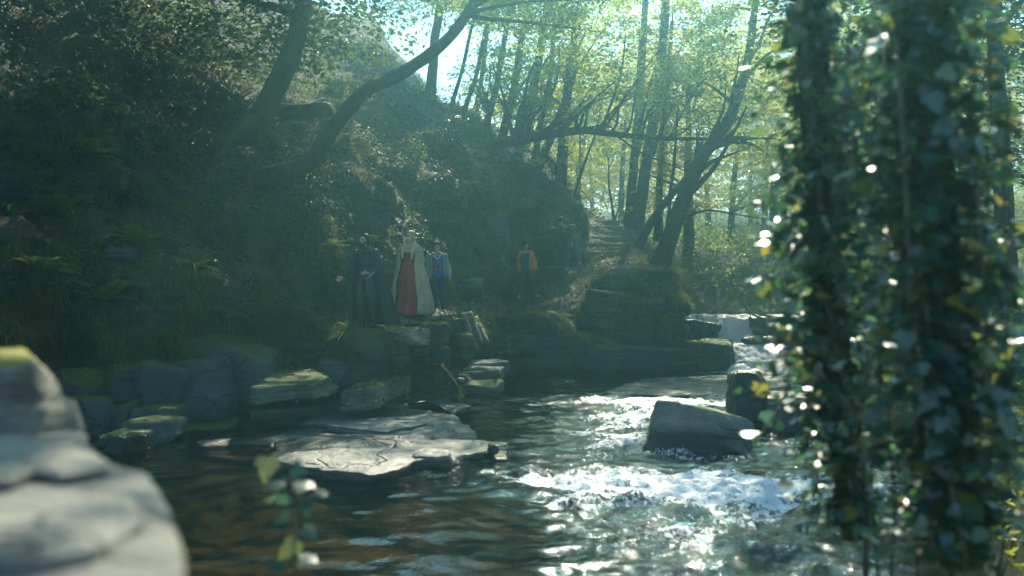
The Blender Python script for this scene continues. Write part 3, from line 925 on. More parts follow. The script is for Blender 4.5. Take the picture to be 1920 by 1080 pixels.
def build_fall():
    m = m_fall()
    x = lambda px, d: (px - 960) / FPX * d
    f = thing('waterfall', 'white two-step waterfall pouring in beside the bluff', 'waterfall', (x(1390, 32), 32, 0))
    for o_ in ():
        pass
    def sh(name, px0, px1, prof, seed, thin=0.0, pb=None):
        d = prof[0][0]
        o = sheet(name, x(px0, d), x(px1, d), prof, None, seed, m, thin, (x(pb[0], prof[-1][0]), x(pb[1], prof[-1][0])) if pb else None)
        o.parent = f
        o.matrix_parent_inverse = Matrix.Translation(-Vector(f.location))
    zt = 1.55
    sh('curtain', 1344, 1418, [(33.6, zt + .01), (33.0, zt), (32.7, zt - .06), (32.55, 1.2), (32.4, 0.85), (32.0, 0.75)], 1, 0.0, (1340, 1425))
    sh('curtain', 1276, 1350, [(33.8, zt + .01), (33.1, zt), (32.95, zt - .08), (32.9, 1.3), (32.85, 1.0), (32.6, 0.85)], 2, 0.25, (1272, 1345))
    sh('curtain', 1432, 1490, [(33.8, zt + .01), (33.1, zt), (32.9, zt - .08), (32.7, 1.2), (32.4, 0.85), (32.2, 0.75)], 3, 0.2)
    sh('lower_cascade', 1330, 1470, [(32.6, 0.86), (32.2, 0.78), (31.7, 0.72), (31.5, 0.62), (31.2, 0.42), (31.0, 0.28)], 4, 0.12, (1350, 1480))
    ys = np.linspace(29.2, 31.3, 34); xs = np.linspace(x(1335, 31), x(1500, 31), 70)
    X, Y = np.meshgrid(xs, ys, indexing='ij')
    rd = np.abs(fbm(np.stack([X * 2.6, Y * 2.6, 0 * X], -1), 4, 17))
    w = sstep(29.2, 30.3, Y) * sstep(0, 0.6, X - xs[0]) * sstep(0, 0.5, xs[-1] - X)
    o = mesh_np('foam', np.stack([X, Y, -0.06 + (0.42 - rd * 0.9) * w * 0.75], -1), grid_faces(70, 34), m, attrs={'thin': (0.35 * (1 - w)).ravel()})
    o.parent = f
    o.matrix_parent_inverse = Matrix.Translation(-Vector(f.location))
    sh('lower_cascade', 1372, 1490, [(31.4, 0.55), (31.2, 0.42), (31.0, 0.2), (30.7, 0.06), (30.3, 0.03), (29.8, 0.02)], 5, 0.0, (1370, 1480))


build_fall()
# ------------------------------------------------------------------ vegetation helpers
def unit(a):
    return a / (np.linalg.norm(a, axis=-1, keepdims=True) + 1e-9)


def leaf_cloud(c, nrm, size, rnd, aspect=0.55, tipdir=None, seed=0, fold=0.12):
    """many leaves: each a folded four-cornered blade. c,nrm (n,3); size (n,)"""
    r = np.random.RandomState(seed)
    n = len(c)
    t = r.normal(size=(n, 3)) if tipdir is None else tipdir + r.normal(size=(n, 3)) * 0.35
    nrm = unit(nrm)
    t = unit(t - nrm * np.sum(t * nrm, 1, keepdims=True))
    b = np.cross(nrm, t)
    s = np.asarray(size)[:, None]
    V = np.stack([c - t * s * 0.5, c + b * s * aspect * 0.5 + t * s * 0.02 + nrm * s * fold, c + t * s * 0.5, c - b * s * aspect * 0.5 + t * s * 0.02 + nrm * s * fold], 1)
    F = (np.arange(n)[:, None] * 4 + np.array([0, 1, 2, 3])[None])
    return V.reshape(-1, 3), F, np.repeat(rnd, 4)


def blade_cloud(c, dirv, length, width, rnd, bend=None, seed=0):
    """grass or moss strands: one bent blade each (two faces); bend is added at the tip"""
    r = np.random.RandomState(seed)
    n = len(c)
    dirv = unit(dirv)
    side = unit(np.cross(dirv, r.normal(size=(n, 3))))
    L = np.asarray(length)[:, None]; W = np.asarray(width)[:, None]
    bend = np.zeros((n, 3)) if bend is None else bend
    m = c + dirv * L * 0.55 + bend * L * 0.25
    t = c + dirv * L * 0.9 + bend * L * 0.85
    V = np.stack([c - side * W * 0.5, c + side * W * 0.5, m + side * W * 0.4, m - side * W * 0.4, t], 1)
    k = np.arange(n)[:, None] * 5
    return V.reshape(-1, 3), [k + np.array([0, 1, 2, 3]), k + np.array([3, 2, 4])], np.repeat(rnd, 5)


def tube(pts, rad, seg=10, rough=0.0, seed=0, cap=True):
    pts = np.asarray(pts, float); rad = np.asarray(rad, float)
    n = len(pts)
    tan = unit(np.gradient(pts, axis=0))
    up = np.array([0.0, 0, 1]) if abs(tan[0][2]) < 0.9 else np.array([1.0, 0, 0])
    a = np.cross(tan[0], up); a /= np.linalg.norm(a)
    rings = []
    th = np.linspace(0, 2 * np.pi, seg, endpoint=False)
    for i in range(n):
        a = a - tan[i] * np.dot(a, tan[i]); a /= np.linalg.norm(a) + 1e-9
        b = np.cross(tan[i], a)
        ring = pts[i] + rad[i] * (np.cos(th)[:, None] * a + np.sin(th)[:, None] * b)
        rings.append(ring)
    V = np.array(rings)                                    # n x seg x 3
    if rough:
        nn = unit(V - pts[:, None])
        V = V + nn * (fbm(V * np.array([3.0, 3.0, 1.2]) + seed, 3, seed) * rough * rad[:, None])[..., None]
    F = grid_faces(seg, n, closed=True)
    V = V.transpose(1, 0, 2).reshape(-1, 3)
    fl = [F[:, ::-1].copy()]
    if cap:
        V = np.vstack([V, pts[-1] + tan[-1] * rad[-1] * 0.3])
        i = np.arange(seg)
        fl.append(np.stack([i * n + n - 1, ((i + 1) % seg) * n + n - 1, np.full(seg, len(V) - 1)], -1))
    return V, fl


def smooth_path(pts, n=24):
    pts = np.asarray(pts, float)
    k = len(pts)
    s = np.concatenate([[0], np.cumsum(np.linalg.norm(np.diff(pts[:, :3], axis=0), axis=1))])
    u = np.linspace(0, s[-1], n)
    idx = np.clip(np.searchsorted(s, u, side='right') - 1, 0, k - 2)
    t = ((u - s[idx]) / (s[idx + 1] - s[idx] + 1e-9))[:, None]
    e = np.vstack([2 * pts[:1] - pts[1:2], pts, 2 * pts[-1:] - pts[-2:-1]])
    p0, p1, p2, p3 = e[idx], e[idx + 1], e[idx + 2], e[idx + 3]
    return 0.5 * (2 * p1 + (-p0 + p2) * t + (2 * p0 - 5 * p1 + 4 * p2 - p3) * t ** 2 + (-p0 + 3 * p1 - 3 * p2 + p3) * t ** 3)


class Acc:
    """collects pieces into one mesh"""
    def __init__(s):
        s.v, s.f3, s.f4, s.r, s.n = [], [], [], [], 0

    def add(s, V, F, rnd=None):
        V = np.asarray(V).reshape(-1, 3)
        for f in (F if isinstance(F, list) else [F]):
            (s.f3 if f.shape[1] == 3 else s.f4).append(f + s.n)
        s.v.append(V)
        s.r.append(np.full(len(V), 0.5) if rnd is None else rnd)
        s.n += len(V)

    def obj(s, name, mat, parent=None, smooth=True, link=True):
        fl = []
        if s.f4:
            fl.append(np.vstack(s.f4))
        if s.f3:
            fl.append(np.vstack(s.f3))
        return mesh_np(name, np.vstack(s.v), fl, mat, parent, smooth, {'rnd': np.concatenate(s.r)}, link=link)


def m_bark(name, lo, hi, moss=0.0):
    t = NT(name)
    g = t.geo((1, 1, 0.3))
    n = t.noise(g, 14, 5, 0.7, 0.5)
    col = t.ramp(n, [(0.3, lo), (0.7, hi)])
    if moss:
        f = t.ramp(t.noise(t.geo(), 2.5, 4, 0.6), [(0.62 - moss * 0.4, 0.0), (0.75 - moss * 0.4, 1.0)])
        col = t.mix(f, col, (0.06, 0.075, 0.015))
    return t.done(t.bsdf(col, 0.9, t.bump(n, 0.9, 0.05), 0.2))


MAT['bark'] = m_bark('dark_bark', (0.018, 0.018, 0.014), (0.07, 0.065, 0.05))
MAT['bark_moss'] = m_bark('mossy_bark', (0.02, 0.02, 0.014), (0.08, 0.07, 0.045), 0.6)
MAT['twig'] = m_bark('pale_twig', (0.10, 0.085, 0.06), (0.24, 0.21, 0.16))
MAT['leaf_tree'] = m_leaf('woodland_leaf', (0.045, 0.085, 0.018), (0.10, 0.12, 0.02), (0.40, 0.48, 0.05), 0.4, 0.58, yellow=(0.42, 0.33, 0.03), yfac=0.10)
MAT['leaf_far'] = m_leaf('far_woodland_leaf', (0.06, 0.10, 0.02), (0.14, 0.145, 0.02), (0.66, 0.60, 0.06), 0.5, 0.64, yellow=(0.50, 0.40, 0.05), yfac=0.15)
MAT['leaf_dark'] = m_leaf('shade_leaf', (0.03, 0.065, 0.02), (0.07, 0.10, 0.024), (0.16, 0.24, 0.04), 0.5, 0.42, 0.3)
MAT['ivy_hill'] = m_leaf('hill_ivy_leaf', (0.022, 0.055, 0.022), (0.06, 0.10, 0.03), (0.10, 0.16, 0.03), 0.6, 0.25, 0.25)
MAT['ivy_bush'] = m_leaf('glossy_bush_ivy', (0.014, 0.040, 0.020), (0.04, 0.075, 0.026), (0.08, 0.13, 0.02), 0.36, 0.22, 0.5)
MAT['moss_strand'] = m_leaf('moss_strand', (0.04, 0.06, 0.013), (0.20, 0.21, 0.034), (0.24, 0.24, 0.035), 0.7, 0.35, 0.2)
MAT['grass'] = m_leaf('grass_blade', (0.05, 0.07, 0.012), (0.15, 0.16, 0.03), (0.34, 0.34, 0.05), 0.55, 0.45, 0.3)
MAT['litter'] = m_leaf('dead_leaf', (0.04, 0.024, 0.013), (0.24, 0.17, 0.11), (0.12, 0.06, 0.02), 0.7, 0.15, 0.25)
MAT['fern'] = m_leaf('fern_frond', (0.09, 0.16, 0.035), (0.20, 0.27, 0.06), (0.24, 0.32, 0.05), 0.45, 0.35, 0.4)


def m_ivy():
    t = NT('glossy_ivy_leaf')
    oi = t.n('ObjectInfo').outputs['Random']
    r = t.math('FRACT', t.math('ADD', oi, t.attr('rnd')))
    col = t.ramp(r, [(0.0, (0.008, 0.040, 0.034)), (0.6, (0.015, 0.080, 0.066)), (0.93, (0.055, 0.11, 0.04)), (0.98, (0.12, 0.15, 0.02)), (1.0, (0.30, 0.24, 0.03))])
    tc = t.ramp(r, [(0.0, (0.04, 0.12, 0.06)), (0.7, (0.12, 0.28, 0.08)), (1.0, (0.40, 0.36, 0.04))])
    d = t.bsdf(col, 0.3, t.bump(t.noise(t.coord(), 60, 2), 0.15, 0.004), 1.0)
    tr = t.n('BsdfTranslucent', {'Color': tc}).outputs[0]
    mx = t.n('MixShader', {'Fac': 0.38})
    t.t.links.new(d, mx.inputs[1]); t.t.links.new(tr, mx.inputs[2])
    return t.done(mx.outputs[0])


MAT['ivy'] = m_ivy()

# ------------------------------------------------------------------ crowns shared between trees
def crown_mesh(name, mat, Rx, Rz, sprays, per, size, seed, flat=0.16, hang=0.0):
    """foliage as many flat sprays of small leaves with gaps between them"""
    r = np.random.RandomState(seed)
    A = Acc()
    cs = []
    while len(cs) < sprays:
        p = r.uniform(-1, 1, 3)
        q = np.linalg.norm(p)
        if 0.35 < q < 1.0 and fbm(np.array([p * 1.7 + seed]), 2, seed)[0] > -0.28:
            cs.append(p * np.array([Rx, Rx, Rz]))
    cs = np.array(cs)
    for c in cs:
        n = int(per * r.uniform(0.6, 1.4))
        sr = r.uniform(0.45, 1.0) * Rx * 0.30
        ax = unit(np.array([c[0], c[1], 0]) + r.normal(size=3) * 0.3 * Rx)
        ax[2] = -0.15 - hang
        ax = unit(ax)
        u = r.normal(size=n) * 0.55; w = r.normal(size=n) * 0.32
        side = unit(np.cross(ax, [0, 0, 1.0]))
        up = np.cross(side, ax)
        pts = c + sr * (u[:, None] * ax * 1.35 + w[:, None] * side) + up * (r.normal(size=n) * flat * sr)[:, None]
        nn = up + r.normal(size=(n, 3)) * 0.45
        V, F, rd = leaf_cloud(pts, nn, size * r.uniform(0.65, 1.3, n), np.clip(r.uniform(0, 1) * 0.45 + r.uniform(0, 0.55, n), 0, 1), 0.6, ax[None] * np.ones((n, 3)), r.randint(1 << 30))
        A.add(V, F, rd)
    me = A.obj(name, mat, smooth=False, link=False)
    return me, cs


CROWNS = {}
for k, (nm, mt, rx, rz, sp, per, sz) in enumerate([
        ('a', 'leaf_tree', 3.2, 2.6, 85, 85, 0.13), ('b', 'leaf_tree', 3.2, 2.0, 70, 90, 0.13),
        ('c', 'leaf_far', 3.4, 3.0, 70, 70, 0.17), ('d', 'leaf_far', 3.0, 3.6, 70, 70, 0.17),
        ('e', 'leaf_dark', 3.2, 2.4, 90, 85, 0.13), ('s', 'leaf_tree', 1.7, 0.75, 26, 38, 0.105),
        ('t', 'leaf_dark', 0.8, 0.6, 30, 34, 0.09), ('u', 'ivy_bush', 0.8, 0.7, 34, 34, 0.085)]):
    CROWNS[nm] = crown_mesh('crown_' + nm, MAT[mt], rx, rz, sp, per, sz, 900 + k)


def tree(name, label, pts, r0, r1, crowns, group=None, bark='bark', limbs=3, seed=0, seg=12, cat='tree', extra_limbs=(), flare=1.35):
    """pts: world points up the trunk; crowns: list of (variant, world centre, scale xyz, rot)"""
    base = Vector(pts[0])
    e = thing(name, label, cat, base, 0, group)
    r = np.random.RandomState(seed)
    p = smooth_path(pts, 30) - np.array(base)
    L = np.linspace(0, 1, 30)
    p += (np.stack([fbm(np.stack([L * 4, L * 0 + k, L * 0 + seed], -1), 3, seed + k) for k in range(3)], -1) * r0 * 0.5) * L[:, None]
    rad = r0 + (r1 - r0) * L
    rad *= 1 + (flare - 1) * np.exp(-L * 14)
    A = Acc()
    A.add(*tube(p, rad, seg, 0.22, seed))
    limb_targets = []
    for cv, cc, sc, rot in crowns:
        cc = np.array(cc) - np.array(base)
        cs = CROWNS[cv][1]
        M = np.array(Euler((0, 0, rot)).to_matrix())
        w = (cs * np.array(sc)) @ M.T + cc
        pick = r.choice(len(w), min(limbs, len(w)), replace=False)
        limb_targets += [w[q] for q in pick]
    for tgt in limb_targets:
        dd = np.linalg.norm(p - tgt, axis=1)
        i = int(np.clip(np.argmin(dd) - 2 - r.randint(5), 6, 29))
        a = p[i]
        mid = a * 0.5 + tgt * 0.5 + np.array([0, 0, 0.25]) + r.normal(size=3) * 0.15
        q = smooth_path([a, a * 0.75 + mid * 0.25 + r.normal(size=3) * 0.08, mid, tgt], 12)
        A.add(*tube(q, np.linspace(rad[i] * 0.5, 0.012, 12), 6, 0.1, seed))
    for lp, ra, rb in extra_limbs:
        q = smooth_path(np.array(lp) - np.array(base), 22)
        A.add(*tube(q, np.linspace(ra, rb, 22), 8, 0.2, seed + 1))
    A.obj('trunk', MAT[bark], e)
    for k, (cv, cc, sc, rot) in enumerate(crowns):
        o = add_obj('crown', CROWNS[cv][0], e)
        o.location = Vector(cc) - base
        o.rotation_euler = (0, 0, rot)
        o.scale = sc
    return e
# ------------------------------------------------------------------ trees of the far bank and hillside
def pts_px(lst):
    return [P(*q) for q in lst]


def build_trees():
    r = np.random.RandomState(77)
    cr = lambda v, px, py, d, s, sz=None: (v, P(px, py, d), (s, s, sz or s), r.uniform(0, 6.28))
    # dark curved trunk leaning across the hillside
    tree('leaning_tree', 'dark curved trunk leaning out over the path from the leaf-strewn slope',
         pts_px([(486, 336, 23.6), (535, 322, 23.2), (580, 306, 23.1), (612, 258, 23.4), (640, 222, 23.8), (690, 168, 24.6), (760, 134, 25.6), (850, 60, 27), (920, -60, 29)]),
         0.19, 0.12, [cr('a', 1010, -90, 30, 0.8), cr('b', 985, -40, 30, 0.85), cr('b', 1100, -30, 30.5, 0.9)], bark='bark', seed=3)
    # mossy tree with roots on the upper left
    tree('mossy_tree', 'thick mossy tree with spreading roots at the top of the left slope',
         pts_px([(478, 262, 26.5), (490, 220, 26.4), (515, 165, 26.6), (540, 110, 27), (570, 0, 28), (590, -120, 29)]),
         0.30, 0.18, [cr('e', 560, -120, 29, 1.5), cr('e', 380, -90, 27, 1.4), cr('e', 600, -220, 31, 0.9)], bark='bark_moss', seed=4,
         extra_limbs=[(pts_px([(490, 225, 26.4), (455, 240, 26), (425, 268, 25.6), (410, 300, 25.3)]), 0.26, 0.07), (pts_px([(486, 240, 26.4), (520, 262, 26), (535, 290, 25.6)]), 0.18, 0.05)])
    # slanting ridge trees
    ridge = [((806, 236, 43), (806, 180, 43.2), (812, 120, 43.6), (830, -60, 45), 0.26, 'dark upright ridge trunk left of the bright gap in the canopy'),
             ((838, 228, 46), (852, 180, 46.5), (872, 110, 47), (905, -60, 48), 0.10, 'thin trunk crossing the left part of the bright gap'),
             ((866, 222, 47), (880, 180, 47.3), (898, 120, 47.6), (930, -60, 49), 0.11, 'thin trunk crossing the right part of the bright gap'),
             ((905, 268, 44), (918, 210, 44.3), (935, 140, 44.7), (965, -60, 46), 0.15, 'slanting ridge trunk just right of the bright gap'),
             ((935, 285, 43), (950, 220, 43.3), (968, 140, 43.7), (995, -60, 45), 0.19, 'second slanting ridge trunk right of the bright gap'),
             ((968, 300, 42), (985, 220, 42.4), (1005, 140, 43), (1035, -60, 44), 0.21, 'third slanting ridge trunk, above the ivy patch'),
             ((1002, 330, 40), (1024, 280, 40.3), (1046, 225, 40.7), (1085, 120, 42), 0.19, 'short dark trunk leaning right at the ridge end'),
             ((1052, 392, 41), (1052, 320, 41.2), (1060, 230, 41.6), (1075, 60, 43), 0.25, 'stout upright trunk standing where the ridge ends'),
             ((1000, 325, 45), (1012, 240, 45.3), (1030, 150, 45.8), (1048, -40, 47), 0.15, 'slim hazy trunk behind the short leaning trunk'),
             ((885, 245, 51), (895, 190, 51), (905, 130, 51.5), (925, -60, 52), 0.13, 'far slim trunk seen beyond the bright gap')]
    for k, (a, b, c, e, rad, lab) in enumerate(ridge):
        h = ray_px(a[0], a[1])
        pts = pts_px([(a[0] - (b[0] - a[0]) * 0.3, a[1] + 14, a[2]), a, b, c, e])
        cv = [cr('ab'[k % 2], e[0] + r.uniform(-40, 40), e[1] - 20, e[2], 1.0 + r.uniform(0, 0.25))] if k not in (6, 7, 8) else [cr('s', e[0], e[1] - 10, e[2], 0.8)]
        if k not in (0, 1, 2, 6, 9):
            cv.append(cr('s', c[0] + r.uniform(-30, 50), c[1] + r.uniform(-30, 40), c[2], 1.2))
            cv.append(cr('s', b[0] + r.uniform(-40, 40), b[1] - r.uniform(20, 60), b[2] - 1.5, 1.0))
        tree('ridge_tree', lab, pts, rad, rad * 0.6, cv, 'slanting trees along the ridge', seed=20 + k, limbs=3, seg=9)
    # long low branch-like tree reaching right over the gorge
    tree('reaching_tree', 'long thin tree reaching level over the gorge from the ivy patch',
         pts_px([(866, 305, 35.0), (905, 280, 35.0), (960, 264, 35.2), (1030, 252, 35.5), (1090, 243, 35.8), (1150, 250, 36), (1230, 258, 36.4), (1330, 262, 37)]),
         0.20, 0.05, [cr('s', 1240, 235, 36.4, 1.0), cr('s', 1120, 205, 36, 1.1), cr('s', 1340, 240, 37, 1.0), cr('s', 1060, 178, 36, 1.2), cr('s', 1150, 150, 36, 1.3), cr('s', 1245, 165, 36, 1.3), cr('s', 1000, 205, 36, 1.0), cr('s', 1310, 185, 35.5, 1.2), cr('s', 1100, 100, 36.5, 1.4), cr('s', 1210, 90, 36.5, 1.4), cr('s', 1000, 120, 37, 1.3)], seed=41, limbs=3, seg=8,
         extra_limbs=[(pts_px([(1090, 243, 35.8), (1060, 205, 36), (1020, 170, 36.4), (985, 150, 37)]), 0.05, 0.02), (pts_px([(1150, 250, 36), (1200, 285, 36), (1260, 310, 36), (1320, 335, 36)]), 0.04, 0.015)])
    # trees on the bluff
    tree('bluff_tree', 'thick dark trunk leaning right from the edge of the bluff',
         pts_px([(1238, 500, 33.6), (1256, 445, 33.6), (1280, 375, 33.8), (1302, 322, 34), (1335, 268, 34.4), (1372, 215, 35), (1400, 120, 36), (1420, -40, 37)]),
         0.27, 0.10, [cr('a', 1420, -10, 37, 0.95), cr('s', 1400, 215, 35, 1.15), cr('s', 1350, 150, 35, 1.2), cr('s', 1440, 290, 34, 1.0)], seed=50, limbs=4,
         extra_limbs=[(pts_px([(1284, 372, 33.8), (1312, 345, 33.6), (1345, 305, 33.5), (1375, 250, 33.6), (1400, 200, 33.8)]), 0.10, 0.03),
                      (pts_px([(1262, 420, 33.6), (1320, 395, 33.4), (1380, 402, 33.2), (1430, 410, 33)]), 0.045, 0.015)])
    tree('bluff_tree', 'slimmer trunk leaning hard right behind the thick bluff trunk',
         pts_px([(1196, 462, 38), (1222, 415, 38.2), (1252, 374, 38.5), (1288, 332, 39), (1310, 290, 39.5), (1318, 250, 40)]), 0.17, 0.06, [cr('s', 1315, 245, 40, 0.8)], seed=51, seg=9)
    tree('bluff_tree', 'thin upright stem just left of the thick bluff trunk',
         pts_px([(1250, 440, 37), (1254, 400, 37), (1258, 350, 37.2), (1264, 300, 37.5), (1272, 200, 38)]), 0.08, 0.04, [cr('s', 1275, 180, 38, 1.2)], seed=52, seg=7)
    tree('path_tree', 'upright trunk behind the top of the steps',
         pts_px([(1178, 436, 47), (1184, 370, 47), (1190, 290, 47.4), (1200, 180, 48), (1210, 0, 49), (1215, -190, 49.5)]), 0.21, 0.12, [cr('c', 1215, -190, 49.5, 0.8), cr('s', 1190, 230, 47, 1.3)], seed=53, seg=9)
    tree('path_tree', 'trunk leaning slightly right behind the top of the steps',
         pts_px([(1190, 446, 45), (1202, 380, 45), (1214, 290, 45.4), (1232, 190, 46), (1250, 0, 47), (1268, -200, 47.5)]), 0.26, 0.15, [cr('c', 1270, -200, 47.5, 0.8), cr('s', 1240, 170, 46, 1.3)], seed=54, seg=9)
    tree('path_tree', 'slim trunk between the leaning bluff trees, farther back',
         pts_px([(1234, 452, 48), (1236, 380, 48), (1240, 300, 48.4), (1246, 200, 49), (1260, 40, 50)]), 0.18, 0.10, [cr('c', 1265, 60, 50, 1.0)], seed=55, seg=9)
    tree('sapling', 'thin crooked sapling beside the top step',
         pts_px([(1152, 424, 46), (1148, 385, 46), (1142, 345, 46.2), (1140, 290, 46.5)]), 0.07, 0.025, [cr('s', 1140, 280, 46.5, 0.8)], seed=56, seg=6,
         extra_limbs=[(pts_px([(1152, 415, 46), (1162, 385, 46), (1176, 365, 46)]), 0.04, 0.015)])
    tree('sapling', 'dark thin sapling leaning right above the mossy outcrop',
         pts_px([(1070, 392, 41.5), (1082, 350, 41.6), (1098, 300, 41.8), (1116, 250, 42), (1132, 180, 43)]), 0.075, 0.03, [cr('s', 1135, 170, 43, 1.0)], seed=57, seg=6)
    # farther wood behind, big trees
    n = 0
    labs_far = []
    far = sorted([1000 + (k * 137.5) % 1150 + r.uniform(-30, 30) for k in range(24)])
    for k in range(24):
        d = [52, 72, 58, 90, 64, 80][k % 6] + r.uniform(-2, 2)
        px = far[k]
        x = (px - 960) / FPX * d
        z = float(ground_z(np.array([x]), np.array([d]))[0])
        h = r.uniform(8, 11.5)
        lean = r.uniform(-0.6, 1.2)
        pts = [Vector((x, d, z - 0.3)), Vector((x + lean * 0.3, d, z + h * 0.35)), Vector((x + lean * 0.8, d, z + h * 0.7)), Vector((x + lean * 1.3, d, z + h))]
        s = h / 9.0
        cv = [('cd'[k % 2], Vector((x + lean, d, z + h * 0.82)), (s, s, s * 1.1), r.uniform(0, 6.28)), ('dc'[k % 2], Vector((x + lean * 0.5 + r.uniform(-2, 2), d + r.uniform(-1, 2), z + h * 0.36)), (s * 0.8, s * 0.8, s * 0.62), r.uniform(0, 6.28))]
        tree('far_tree', '%s sunlit tree from the left in the wood beyond the steps' % ORD[k], pts, 0.2, 0.09, cv, 'far woodland trees', seed=100 + k, seg=7, limbs=2)
    # right bank: trees behind and beside the ivy
    rb = [(1290, 545, 47, 7.5, 'd', 'hazy tree on the far bank right behind the bluff'), (1450, 540, 53, 8.0, 'a', 'hazy tree standing at the right end of the far bank'),
          (1640, 560, 38, 9.0, 'a', 'tree on the right bank glimpsed between the ivy trunks'), (1690, 520, 33, 9.5, 'a', 'tree behind the left side of the thicker ivy trunk'),
          (1700, 560, 26, 9.0, 'e', 'shaded tree behind the right ivy trunk'), (1890, 520, 22, 10.0, 'e', 'dark tree at the right edge of the picture'),
          (1540, 500, 47, 10, 'c', 'pale far tree between fall and ivy')]
    for k, (px, py, d, h, cv, lab) in enumerate(rb):
        x = (px - 960) / FPX * d
        z = float(ground_z(np.array([x]), np.array([float(d)]))[0])
        lean = r.uniform(-0.8, 0.4)
        pts = [Vector((x, d, z - 0.3)), Vector((x + lean * 0.3, d, z + h * 0.35)), Vector((x + lean * 0.8, d, z + h * 0.7)), Vector((x + lean * 1.3, d, z + h))]
        s = h / 8.0
        tree('bank_tree', lab, pts, 0.24, 0.1, [(cv, Vector((x + lean, d, z + h * 0.85)), (s, s, s), r.uniform(0, 6)), (cv, Vector((x - 0.8, d - 0.5, z + h * 0.42)), (s * 0.8, s * 0.8, s * 0.55), r.uniform(0, 6))],
             'trees on the right bank', seed=160 + k, seg=9)


build_trees()


def build_shade_trees():
    """tall trees added so that their crowns shade the gorge"""
    r = np.random.RandomState(5)
    spots = [(-15.5, 25, 7.5, 9, 'tall shade tree added at the top of the left slope'),
             (10.4, 26, 2.2, 12.5, 'tall shade tree added on the right bank, leaning over the stream'), (9.6, 17, 2.0, 12.5, 'tall dark shade tree added on the right bank behind the right ivy trunk'),
             (-17, 19, 9.0, 9, 'tall shade tree added at the far left edge of the slope'),
             (-8.5, 6, 1, 13, 'tall shade tree added on the near left bank beside the pale slab'), (-11, 13, 1, 13, 'tall shade tree added left of the pool behind the pale slab'), (11, 4, 1, 13, 'tall shade tree added on the near right bank beyond the ivy trunks'),
             (-11.5, 21, 7, 8, 'tall shade tree added on the left slope, spreading over the pool'), (-13, 16.5, 6, 9, 'tall shade tree added on the mossy bank, spreading over the pool')]
    for k, (x, y, z, h, lab) in enumerate(spots):  # each added, mostly out of view, to cut sun and sky light
        if x > 0 or y < 14:
            z = float(ground_z(np.array([x]), np.array([float(y)]))[0])
        else:
            hit = BVH_H.ray_cast(Vector((x, y, 60)), Vector((0, 0, -1)))
            z = hit[0].z if hit[0] else z
        inward = -1 if x > 0 else 1
        pts = [Vector((x, y, z - 0.4)), Vector((x + inward * 0.5, y, z + h * 0.35)), Vector((x + inward * 1.6, y - 0.5, z + h * 0.7)), Vector((x + inward * 3.2, y - 1, z + h))]
        cv = []
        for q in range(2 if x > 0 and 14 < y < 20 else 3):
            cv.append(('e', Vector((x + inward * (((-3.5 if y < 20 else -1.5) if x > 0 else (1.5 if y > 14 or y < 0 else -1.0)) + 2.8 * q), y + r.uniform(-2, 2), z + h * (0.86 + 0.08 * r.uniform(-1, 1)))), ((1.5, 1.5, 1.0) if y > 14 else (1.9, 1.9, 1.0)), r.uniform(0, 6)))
        tree('shade_tree', lab, pts, 0.34, 0.16, cv, 'added shade trees over the gorge', bark='bark_moss', seed=200 + k, limbs=3)


build_shade_trees()

# ------------------------------------------------------------------ undergrowth on the hillside
def sample_hill(n, maskfn, seed):
    r = np.random.RandomState(seed)
    nu, nv = HV.shape[:2]
    c = 0.25 * (HV[:-1, :-1] + HV[1:, :-1] + HV[1:, 1:] + HV[:-1, 1:])
    area = np.linalg.norm(np.cross(HV[1:, :-1] - HV[:-1, :-1], HV[:-1, 1:] - HV[:-1, :-1]), axis=-1)
    px, py = to_px(c)
    nn = unit(0.25 * (HN[:-1, :-1] + HN[1:, :-1] + HN[1:, 1:] + HN[:-1, 1:]))
    nn *= np.sign(np.sum(nn * (np.array([0, 0, CAMZ]) - c), -1, keepdims=True) + 1e-6)
    w = area * np.clip(maskfn(px, py, c, nn), 0, None)
    w = w.ravel() / w.sum()
    idx = r.choice(len(w), n, p=w)
    i, j = np.unravel_index(idx, area.shape)
    a, b = r.uniform(0, 1, n)[:, None], r.uniform(0, 1, n)[:, None]
    p = HV[i, j] * (1 - a) * (1 - b) + HV[i + 1, j] * a * (1 - b) + HV[i + 1, j + 1] * a * b + HV[i, j + 1] * (1 - a) * b
    return p, nn[i, j], r


def EL(px, py, cx, cy, sx, sy, a=1.0):
    return a * np.exp(-((px - cx) / sx) ** 2 - ((py - cy) / sy) ** 2)


